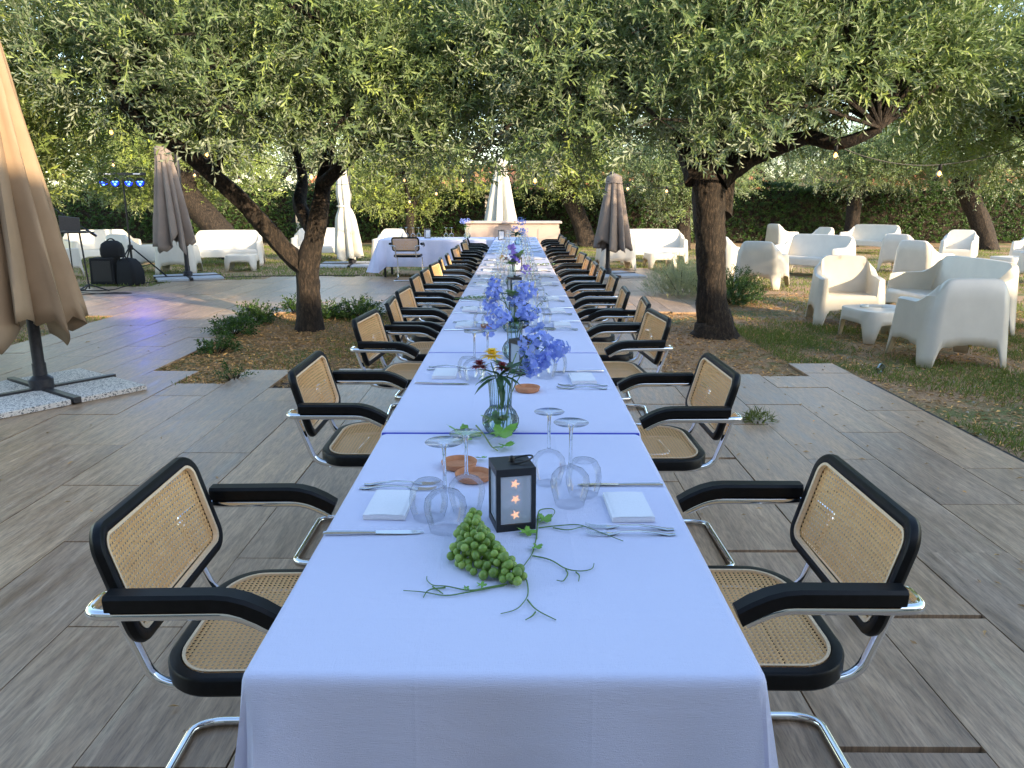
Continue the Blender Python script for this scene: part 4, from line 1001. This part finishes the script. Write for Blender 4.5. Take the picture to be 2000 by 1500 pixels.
# ------------------------------------------------------------------ trees
def bark_tube(m, pts, rads, n=16, seed=0, amp=.10, sub=5):
    P_ = [Vector(p) for p in pts]; out, rr = [], []
    for i in range(len(P_)-1):
        a, b, c, d = P_[max(0, i-1)], P_[i], P_[i+1], P_[min(len(P_)-1, i+2)]
        for j in range(sub):
            s = j/sub; out.append(.5*((2*b)+(c-a)*s+(2*a-5*b+4*c-d)*s*s+(3*b-a-3*c+d)*s**3)); rr.append(rads[i]+(rads[i+1]-rads[i])*s)
    out.append(P_[-1]); rr.append(rads[-1]); rs = random.Random(seed); off = [rs.uniform(0, 6.28) for _ in range(4)]
    f = lambda i, k: 1+amp*(math.sin(k*2*math.pi/n*3+off[0]+i*.12)+.6*math.sin(k*2*math.pi/n*5+off[1]-i*.2)+.5*math.sin(i*.9+off[2]+k))*.6+rs.uniform(-.05, .05)
    m.tube(out, rr, n, True, f)
def crown(parent, blobs, per, nl, mat, slen=.26, llen=.058, lwid=.0145, yellow=.08, inner=.3, name='crown', updir=.55):
    C, Dv = [], []
    for (c, r) in blobs:
        k = int(per*(r[0]*r[1]*r[2])**(2/3)/.36); d = randdir(k); q = np.where(rng.random(k) < inner, rng.uniform(.35, .8, k), rng.uniform(.78, 1.02, k))
        C.append(np.array(c)+d*np.array(r)*q[:, None]); Dv.append(unit(d+rng.normal(0, .45, (k, 3))+np.array([0, 0, updir])))
    V, F, Tn = sprigs(np.concatenate(C), np.concatenate(Dv), nl, slen, llen, lwid, (0, 0, -.08), .0032, yellow)
    return npmesh(name, V, F, mat, Tn, parent)
def olive(base, label, limbs, trunk, blobs, per=150, nl=14, mat='olive_leaf', seed=0, yellow=.08, llen=.058, lwid=.0145, slen=.26, group='olive trees', subs=True):
    t = thing('olive_tree', label, 'tree', base, 0, group); b = Vector(base); m = MB(); bark_tube(m, [Vector(p)-b for p, r in trunk], [r for p, r in trunk], 18, seed, .10)
    m.build('trunk', 'bark', t)
    for i, lm_ in enumerate(limbs):
        m = MB(); bark_tube(m, [Vector(p)-b for p, r in lm_], [r for p, r in lm_], 12, seed+i+1, .09); m.build('limb', 'bark', t)
    rs = random.Random(seed+50); tips = [Vector(l[-1][0])-b for l in limbs]+[Vector(l[len(l)//2][0])-b for l in limbs]
    lb = [((Vector(c)-b)[:], r) for c, r in blobs]
    m = MB()
    for (c, r) in lb:
        e = Vector(c); s = min(tips, key=lambda p: (p-e).length); mid_ = (s+e)/2+Vector((rs.uniform(-.15, .15), rs.uniform(-.15, .15), rs.uniform(0, .15)))
        m.tube(fillet([s, mid_, e], .3, 3), [.028, .025, .022, .02, .016, .012][:6] if False else .018, 6)
        for k in range(4):
            d = Vector(randdir(1)[0]); m.tube([e, e+Vector((d.x*r[0], d.y*r[1], d.z*r[2]))*.85], .006, 4)
    m.build('branch_work', 'bark', t)
    crown(t, lb, per, nl, mat, slen, llen, lwid, yellow); return t
def blobfield(cx, cy_, cz, rx, ry, rz_, n, seed, rb=(.42, .68), flat=.75):
    rs = random.Random(seed); out = []
    while len(out) < n:
        d = [rs.uniform(-1, 1) for _ in range(3)]
        if sum(v*v for v in d) > 1: continue
        r = rs.uniform(*rb); out.append(((cx+d[0]*rx, cy_+d[1]*ry, cz+d[2]*rz_), (r, r, r*flat)))
    return out
tb = P(605, 645); D1 = tb.y
def L(px, py, dd=0.0): return PD(px, py, D1+dd)
trunk1 = [((tb.x, tb.y, -.05), .25), ((tb.x, tb.y, .08), .195), (L(602, 590), .165), (L(600, 540), .16), (L(602, 510), .17), (L(612, 470), .14), (L(622, 420), .125), (L(630, 370, .1), .11), (L(640, 300, .2), .085), (L(660, 200, .3), .06)]
trunk1 = [(p, r*.8) for p, r in trunk1]
limb1 = [[(L(600, 525), .12), (L(560, 492), .11), (L(515, 440, -.1), .10), (L(468, 388, -.3), .095), (L(425, 350, -.5), .085), (L(380, 310, -.8), .08), (L(310, 262, -1.2), .068), (L(240, 205, -1.5), .045)],
         [(L(612, 450), .09), (L(585, 400, .2), .08), (L(590, 340, .5), .06), (L(560, 240, .7), .04)], [(L(630, 360), .08), (L(700, 290, -.3), .06), (L(790, 210, -.5), .04)]]
bl1 = (blobfield(-2.45, D1-.5, 2.95, 1.75, 1.9, .78, 58, 21, (.48, .74))+blobfield(-3.75, D1-.2, 2.9, .75, .9, .6, 12, 22)+blobfield(-1.0, D1-.6, 2.75, .65, 1.2, .75, 18, 23, (.45, .65))
    +[((-2.5, D1-1.9, 2.2), (.55, .5, .35)), ((-1.6, D1-1.6, 2.1), (.55, .5, .36)), ((-1.0, D1-1.2, 1.98), (.5, .5, .32)), ((-.6, D1-.4, 1.95), (.5, .5, .3))])
bl1 = [((x, y, max(z, 2.72) if x < -2.5 and y < D1+.2 else z+.06), r) for (x, y, z), r in bl1]
olive(tb, 'forked olive tree in the planted bed beside the cane chairs', limb1, trunk1, bl1, 150, 14, 'olive_leaf', 1, .16, .088, .0225, .32)
tr_ = P(1396, 656); D2 = tr_.y
def L2(px, py, dd=0.0): return PD(px, py, D2+dd)
trunk2 = [((tr_.x, tr_.y, -.06), .40), ((tr_.x, tr_.y, .05), .31), ((tr_.x, tr_.y, .18), .25), (L2(1392, 600), .215), (L2(1390, 540), .19), (L2(1388, 480), .20), (L2(1384, 420), .21), (L2(1382, 370), .215), (L2(1382, 335), .13)]
trunk2 = [(p, r*.8) for p, r in trunk2]
limb2 = [[(L2(1405, 350), .14), (L2(1430, 332), .10), (L2(1475, 305), .085), (L2(1530, 285, -.3), .075), (L2(1580, 268, -.7), .068), (L2(1640, 280, -1.0), .058), (L2(1720, 250, -1.2), .04)],
         [(L2(1375, 350), .15), (L2(1385, 300), .11), (L2(1430, 240, .2), .085), (L2(1445, 160, .3), .06)], [(L2(1360, 350), .13), (L2(1330, 290, .2), .08), (L2(1270, 210, .2), .06), (L2(1180, 160), .04)],
         [(L2(1410, 420, .1), .10), (L2(1418, 370, .25), .09), (L2(1432, 300, .4), .06)]]
bl2 = (blobfield(2.1, D2-.4, 3.0, 1.85, 1.9, .76, 58, 31, (.48, .74))+blobfield(.25, D2-.4, 2.8, .75, 1.3, .75, 20, 32, (.45, .65))+blobfield(3.9, D2-.4, 2.95, .75, 1.0, .65, 14, 33)
    +[((1.2, D2-1.6, 2.1), (.55, .5, .36)), ((2.0, D2-1.8, 2.2), (.5, .5, .34)), ((.4, D2-1.3, 2.0), (.5, .5, .34)), ((3.0, D2-1.3, 2.62), (.5, .5, .36)), ((4.0, D2-.4, 2.3), (.5, .5, .36)), ((-.2, D2-1.0, 2.0), (.5, .5, .32))])
bl2 = [((x, y, max(z, 2.72) if x > 2.4 and y < D2+.2 else z+.06), r) for (x, y, z), r in bl2]
olive(tr_, 'thick dark olive trunk with a bent side limb between terrace and lounge seats', limb2, trunk2, bl2, 150, 14, 'olive_leaf', 2, .10, .088, .0225, .32)
def side_olive(x, y, label, seed, mat='olive_leaf', yellow=.15, cz=2.75, n=40, rx=1.9, ry=1.7, rz_=.95, h=1.5, tr=.17, per=160, nl=12, llen=.088, lwid=.023, lean=(0, 0), slen=.27):
    rs = random.Random(seed); b = Vector((x, y, 0)); lx, ly = lean
    trunk = [((x, y, -.05), tr*1.5), ((x, y, .1), tr*1.15), ((x+lx*.4, y+ly*.4, h*.5), tr), ((x+lx, y+ly, h), tr*.95)]
    limbs = []
    for k in range(4):
        a = k*1.57+rs.uniform(-.4, .4); limbs.append([((x+lx, y+ly, h-.1), tr*.7), ((x+lx+.4*math.cos(a), y+ly+.4*math.sin(a), h+.5), tr*.5), ((x+lx+.95*math.cos(a), y+ly+.95*math.sin(a), h+1.0), tr*.3)])
    return olive(b, label, limbs, trunk, blobfield(x+lx, y+ly, cz, rx, ry, rz_, n, seed, (.45, .75)), per, nl, mat, seed, yellow, llen, lwid, slen)
side_olive(-6.1, 7.9, 'yellow green olive tree rising behind the large tan parasol', 41, 'olive_leaf_yellow', .25, 2.75, 46, 2.0, 1.9, 1.05, per=155)
side_olive(6.35, 8.9, 'olive tree with hanging twigs over the lounge seats, trunk out of sight', 42, 'olive_leaf_yellow', .12, 2.85, 50, 2.0, 1.9, .95, per=155)
bgp = dict(n=46, per=100, nl=10, llen=.10, lwid=.032, slen=.4)
side_olive(-7.4, 20.3, 'old leaning olive tree behind the left sofas', 51, 'olive_leaf_yellow', .2, 2.6, rx=2.6, ry=1.8, rz_=1.1, h=1.7, tr=.34, lean=(-1.2, 0), **bgp)
side_olive(-3.35, 24.5, 'small olive tree with thin forked trunk behind the cross table', 52, 'olive_leaf_yellow', .25, 2.45, rx=2.3, ry=1.8, rz_=1.25, h=1.3, tr=.14, **bgp)
side_olive(2.3, 25.6, 'olive tree with a leaning trunk just right of the bar', 53, 'olive_leaf_yellow', .2, 2.85, rx=2.4, ry=1.8, rz_=1.2, h=1.9, tr=.27, lean=(-.75, 0), **bgp)
side_olive(5.1, 24.0, 'olive tree with low foliage behind the thick dark trunk', 54, 'olive_leaf', .1, 2.5, rx=1.7, ry=1.6, rz_=1.3, h=1.2, tr=.2, **bgp)
side_olive(11.1, 26.0, 'olive tree with upright trunk in front of the hedge', 55, 'olive_leaf', .1, 3.0, rx=2.8, ry=1.8, rz_=1.1, h=2.2, tr=.22, **bgp)
side_olive(14.6, 24.3, 'olive tree with leaning trunk in front of the hedge at the lounge corner', 56, 'olive_leaf', .1, 3.0, rx=2.8, ry=1.8, rz_=1.1, h=2.2, tr=.28, lean=(-1.1, 0), **bgp)
side_olive(-11.5, 16.5, 'leafy olive tree behind the music corner', 57, 'olive_leaf_yellow', .2, 2.7, rx=2.2, ry=1.8, rz_=1.4, h=1.3, tr=.22, **bgp)
side_olive(-10.6, 23.5, 'olive tree at the hedge beyond the speaker box', 58, 'olive_leaf', .15, 2.8, rx=2.4, ry=1.6, rz_=1.4, h=1.3, tr=.2, **bgp)
# ------------------------------------------------------------------ hedge, shrubs
def leafy_box(name, label, x0, x1, y0, y1, h, n, mat, group=None):
    t = thing(name, label, 'hedge', ((x0+x1)/2, (y0+y1)/2, 0), 0, group); a, b = (x1-x0)/2, (y1-y0)/2
    m = MB(); m.box((0, 0, h*.46), (2*a-.35, 2*b-.5, h*.92)); m.build('inner_twigs', 'bark', t, False)
    c = np.stack([rng.uniform(-a, a, n), np.where(rng.random(n) < .75, -b+rng.exponential(.09, n), rng.uniform(-b, b, n)), rng.uniform(.03, 1, n)*h], 1)
    top = rng.random(n) < .25; c[top, 2] = h-rng.exponential(.07, top.sum())+.10*np.sin(c[top, 0]*2.1)+.08*np.sin(c[top, 0]*5.3)
    d = unit(np.stack([rng.normal(0, .5, n), -np.abs(rng.normal(.7, .4, n)), rng.normal(.45, .5, n)], 1))
    V, F, Tn = sprigs(c, d, 8, .22, .085, .036, (0, 0, -.3), .003, .1); npmesh('foliage', V, F, mat, Tn, t); return t
for k, (a_, b_, l) in enumerate(((-17, -8, 'dark clipped hedge section behind the music corner'), (-8, -1, 'dark clipped hedge section behind the cross table'), (-1, 7, 'dark clipped hedge section behind the bar and parasol'), (7, 21, 'dark clipped hedge section behind the lounge seats'))):
    leafy_box('hedge', l, a_, b_, 28.0, 29.2, 2.0 if k != 2 else 2.05, int((b_-a_)*420), 'hedge_leaf', 'boundary hedge')
def shrub(px, py, label, w_, h, n, mat='shrub_leaf', llen=.045, lwid=.02, nl=8, xyz=None, name='low_shrub', slen=.12, up=.6):
    q = xyz or P(px, py); t = thing(name, label, 'shrub', (q[0], q[1], 0), 0, None)
    d = randdir(n); d[:, 2] = np.abs(d[:, 2]); k = rng.uniform(.3, 1, n)[:, None]; c = d*np.array([w_/2, w_/2, h*.8])*k+np.array([0, 0, .02])
    V, F, Tn = sprigs(c, unit(d+np.array([0, 0, up])+rng.normal(0, .3, (n, 3))), nl, slen, llen, lwid, (0, 0, -.1), .002, .12); npmesh('foliage', V, F, mat, Tn, t)
    m = MB()
    for i in range(7): a = i*.9; m.tube([(0, 0, -.02), (.3*w_*math.cos(a), .3*w_*math.sin(a), h*.6)], .006, 5)
    m.build('stem', 'bark', t)
shrub(455, 655, 'low glossy shrub at the bed corner near the open paving', .5, .17, 150, up=.15); shrub(500, 632, 'taller glossy shrub beside the bed corner shrub', .46, .22, 170, up=.15)
shrub(575, 612, 'thin glossy shrub just behind the forked trunk', .3, .25, 80, up=.3); shrub(645, 622, 'glossy shrub right beside the forked trunk base', .4, .2, 120, up=.15); shrub(705, 622, 'rounded glossy shrub between the trunk and cane chairs', .58, .22, 210, up=.15)
shrub(425, 690, 'small straggling shrub on the bed edge', .35, .1, 60, up=.15); shrub(455, 745, 'small weed tuft on the gravel notch of the bed', .22, .09, 30, llen=.03, lwid=.012)
shrub(0, 0, 'silvery lavender like bush beside the thick dark trunk', 1.2, .72, 1500, 'grey_shrub_leaf', .03, .007, 14, (2.62, 12.3), 'silver_bush', .16, .9)
shrub(0, 0, 'dark green leafy shrub behind the thick dark trunk', .95, .6, 520, 'shrub_leaf', .05, .018, 9, (3.15, 11.3), 'green_shrub', .12, .6)
shrub(1478, 830, 'tuft of grass sprouting between the planks', .18, .06, 60, 'grass_blade', .075, .005, 3, None, 'grass_tuft', .03, .4)
# ------------------------------------------------------------------ grass, litter
def scatter(n, xr, yr, keep):
    x = rng.uniform(*xr, n); y = rng.uniform(yr[0], yr[1], n); k = keep(x, y); return x[k], y[k]
pav = np.vectorize(paved)
def clump(x, y): return np.sin(x*1.7+1.3*np.sin(y*1.1))*np.sin(y*1.45+.8*np.sin(x*.9+2))+.35*np.sin(x*5.1+y*3.7)
def grassfield(n, xr, yr, thr, size, name, label):
    x, y = scatter(n, xr, yr, lambda x, y: (~pav(x, y)) & (clump(x, y)+rng.normal(0, .35, n) > thr)); k = len(x)
    b = np.stack([x, y, np.zeros(k)], 1); d = unit(np.stack([rng.normal(0, .55, k), rng.normal(0, .55, k), np.full(k, 1.)], 1)); nr = unit(np.cross(d, randdir(k)))
    V, F, Tn = leaves_mesh(b, d, nr, size*rng.uniform(.5, 1.4, k), np.full(k, .005+.0006*yr[0]), np.clip(rng.normal(.55, .22, k), 0, 1))
    o = npmesh(name, V, F, 'grass_blade', Tn); tag(o, label, 'grass', None, 'stuff')
grassfield(75000, (2.5, 6.8), (3.2, 10.5), .15, .05, 'lawn_grass', 'patchy short grass around the nearest lounge seats')
grassfield(70000, (1.2, 16), (10.3, 24), -.1, .06, 'lawn_grass', 'thin grass between the farther lounge seats')
grassfield(60000, (-13, 3), (13, 26), -.5, .06, 'lawn_grass', 'sunny grass strip behind the terrace')
grassfield(9000, (-3.3, -1.2), (5.9, 10.2), .75, .04, 'bed_grass', 'sparse grass in the bed under the forked olive')
grassfield(9000, (-8, -5.2), (6.2, 10), .1, .04, 'bed_grass', 'sparse grass in the bed beside the tan parasol')
def litter(n, xr, yr, keep, z, name, label, size=.05):
    x, y = scatter(n, xr, yr, keep); k = len(x); b = np.stack([x, y, z+rng.uniform(.002, .012, k)], 1)
    d = unit(np.stack([rng.normal(size=k), rng.normal(size=k), rng.normal(0, .22, k)], 1)); nr = unit(np.stack([rng.normal(0, .3, k), rng.normal(0, .3, k), np.ones(k)], 1))
    V, F, Tn = leaves_mesh(b, d, nr, size*rng.uniform(.6, 1.3, k), size*.3*rng.uniform(.7, 1.3, k), np.clip(rng.normal(.5, .25, k), 0, 1))
    o = npmesh(name, V, F, 'dry_leaf', Tn); tag(o, label, 'leaves', None, 'stuff')
litter(30000, (1.2, 7), (3.2, 12.5), lambda x, y: ~pav(x, y), 0, 'leaf_litter', 'dry fallen leaves covering the earth under the right olive')
litter(15000, (-3.3, -1.1), (5.9, 10.2), lambda x, y: ~pav(x, y), 0, 'leaf_litter', 'dry fallen leaves on the bed under the forked olive')
litter(2500, (-8, -5.2), (6.2, 10), lambda x, y: ~pav(x, y), 0, 'leaf_litter', 'dry fallen leaves in the bed beside the tan parasol')
litter(900, (-5, 3.0), (1, 9), lambda x, y: pav(x, y) & ((rng.random(len(x)) < .22) | (x > 1.3)), PT+.002, 'fallen_leaves', 'dry leaves scattered over the planks', .036)
# pebbles
k = 900; x, y = scatter(9000, (-3.3, 6.5), (3.0, 11), lambda x, y: (~pav(x, y)) & (rng.random(len(x)) < .22)); m = MB()
for a_, b_ in zip(x, y):
    r = random.uniform(.004, .014); m.add([(a_-r, b_, .0), (a_, b_-r*.8, 0), (a_+r, b_, 0), (a_, b_+r, 0), (a_, b_, r*.9)], [(0, 1, 4), (1, 2, 4), (2, 3, 4), (3, 0, 4)])
simple('pebble', (.42, .38, .32), .9, 0, .3, 4); tag(m.build('pebbles', 'pebble', None, False), 'pale pebbles in the bare earth', 'pebbles', None, 'stuff')
q = P(1718, 728); t = thing('plastic_cup', 'crumpled clear plastic cup lying on the grass', 'cup', (q.x, q.y, .035), .6); m = MB(); m.lathe([(.028, -.045), (.036, .045), (.0345, .045), (.026, -.043), (.001, -.043)], 14); o = m.build('cup', 'vase_glass', t); o.rotation_euler = (0, 1.4, .3)
# ------------------------------------------------------------------ string lights
def string(pts, label, bulbs, s=1.0):
    t = thing('string_light', label, 'string light', pts[0]); b = Vector(pts[0]); m = MB(); out = []
    for i in range(len(pts)-1):
        p, q = Vector(pts[i]), Vector(pts[i+1]); sag = (q-p).length*.05
        for j in range(8): u = j/8; out.append(p.lerp(q, u)-Vector((0, 0, sag*4*u*(1-u)))-b)
    out.append(Vector(pts[-1])-b); m.tube(out, .005, 5); m.build('cable', 'cable_black', t)
    for q in bulbs:
        q = Vector(q)-b; m = MB(); m.lathe([(.004, .075*s), (.016*s, .07*s), (.016*s, .03*s), (.012*s, .025*s)], 10, q); so_ = m.build('socket', 'black_plastic', t)
        m = MB(); m.lathe([(.012*s, .026*s), (.022*s, .005*s), (.028*s, -.015*s), (.022*s, -.036*s), (.001, -.046*s)], 12, q); m.build('bulb', 'glass', so_)
        m = MB(); m.lathe([(.001, .018*s), (.011*s, .008*s), (.016*s, -.012*s), (.001, -.026*s)], 8, q); m.build('filament', 'bulb_glow', so_)
nb = [PD(x, y, d) for x, y, d in ((217, 257, 8.1), (404, 300, 7.6), (608, 345, 7.9), (1045, 352, 8.3), (1632, 302, 7.5), (1835, 338, 7.9))]
up = lambda q, dz=.08: (q.x, q.y, q.z+dz)
string([(-5.6, 8.6, 2.45)]+[up(q) for q in nb[:3]]+[(-1.2, 8.2, 2.1), up(nb[3]), (1.2, 8.2, 2.1), (2.4, 8.2, 2.2)]+[up(q) for q in nb[4:]]+[(5.8, 8.4, 2.3)], 'string of glowing bulbs hung across both front olive trees', nb, 1.15)
fb_ = [PD(x, y, d) for x, y, d in ((221, 322, 15), (124, 341, 15), (380, 342, 15), (467, 352, 15.5), (790, 352, 15.5), (800, 394, 16), (877, 316, 14.5), (904, 352, 15), (951, 319, 15), (1119, 335, 14.5), (1226, 368, 15), (1302, 373, 15), (852, 378, 16))]
srt = sorted(fb_, key=lambda q: q.x)
string([(-9.5, 15, 2.3)]+[up(q, .07) for q in srt]+[(4.2, 15, 2.3)], 'farther string of small glowing bulbs above the terrace edge', fb_, 1.2)
# ------------------------------------------------------------------ houses beyond the hedge
def house(x, y, w_, d, h, label, rh=1.6):
    t = thing('house', label, 'house', (x, y, 0), 0, 'houses beyond the hedge'); m = MB(); m.box((0, 0, h/2), (w_, d, h)); m.build('wall', 'house_wall', t, False)
    m = MB(); e = .5; m.add([(-w_/2-e, -d/2-e, h), (w_/2+e, -d/2-e, h), (w_/2+e, d/2+e, h), (-w_/2-e, d/2+e, h), (-w_/2+1.5, 0, h+rh), (w_/2-1.5, 0, h+rh)], [(0, 1, 5, 4), (1, 2, 5), (2, 3, 4, 5), (3, 0, 4), (3, 2, 1, 0)]); rf = m.build('roof', 'house_roof', t, False)
    for k in range(18): m = MB(); xx = -w_/2+w_*k/17*.98; m.tube([(xx, -d/2-e, h+.06), (xx*.9, -.4, h+rh*.9)], .11, 6); m.build('tile_row', 'house_roof', rf)
    for k in range(3):
        m = MB(); m.box((-w_/3+k*w_/3, -d/2-.02, h*.62), (1.0, .06, 1.2)); wd_ = m.build('window', 'window_dark', t, False); m = MB(); m.box((-w_/3+k*w_/3, -d/2-.05, h*.62-.65), (1.2, .12, .08)); m.build('sill', 'bar_trim', wd_, False)
house(-5, 46, 13, 8, 1.9, 'cream house with terracotta roof glimpsed left of the white parasol'); house(10, 52, 12, 8, 2.2, 'pale house with terracotta roof glimpsed behind the thick trunk'); house(24, 48, 12, 8, 2.3, 'pale house with terracotta roof behind the lounge corner')
side_olive(-7.5, 36, 'broad tree beyond the hedge behind the forked olive', 63, 'olive_leaf_yellow', .2, 3.6, rx=4.5, ry=2, rz_=2, h=2, tr=.3, n=40, per=60, nl=9, llen=.14, lwid=.05, slen=.5)
side_olive(7, 38, 'broad tree beyond the hedge behind the thick trunk', 64, 'olive_leaf_yellow', .2, 3.9, rx=5, ry=2, rz_=2, h=2, tr=.3, n=44, per=60, nl=9, llen=.14, lwid=.05, slen=.5)
for x_, y_, sd_, l_ in ((-10.6, 34, 65, 'bushy tree beyond the hedge seen through the forked trunk'), (11.6, 35, 66, 'bushy tree beyond the hedge right of the thick trunk')):
    side_olive(x_, y_, l_, sd_, 'olive_leaf', .1, 3.4, rx=3, ry=1.6, rz_=1.7, h=1.8, tr=.25, n=34, per=60, nl=9, llen=.14, lwid=.05, slen=.5)
side_olive(-15, 34, 'large tree beyond the hedge on the music corner side', 61, 'olive_leaf', .1, 4.2, rx=4, ry=2, rz_=2, h=2, tr=.3, n=34, per=60, nl=9, llen=.14, lwid=.05, slen=.5)
side_olive(19, 36, 'large tree beyond the hedge on the lounge side', 62, 'olive_leaf', .1, 4.2, rx=4.5, ry=2, rz_=2.2, h=2, tr=.3, n=34, per=60, nl=9, llen=.14, lwid=.05, slen=.5)
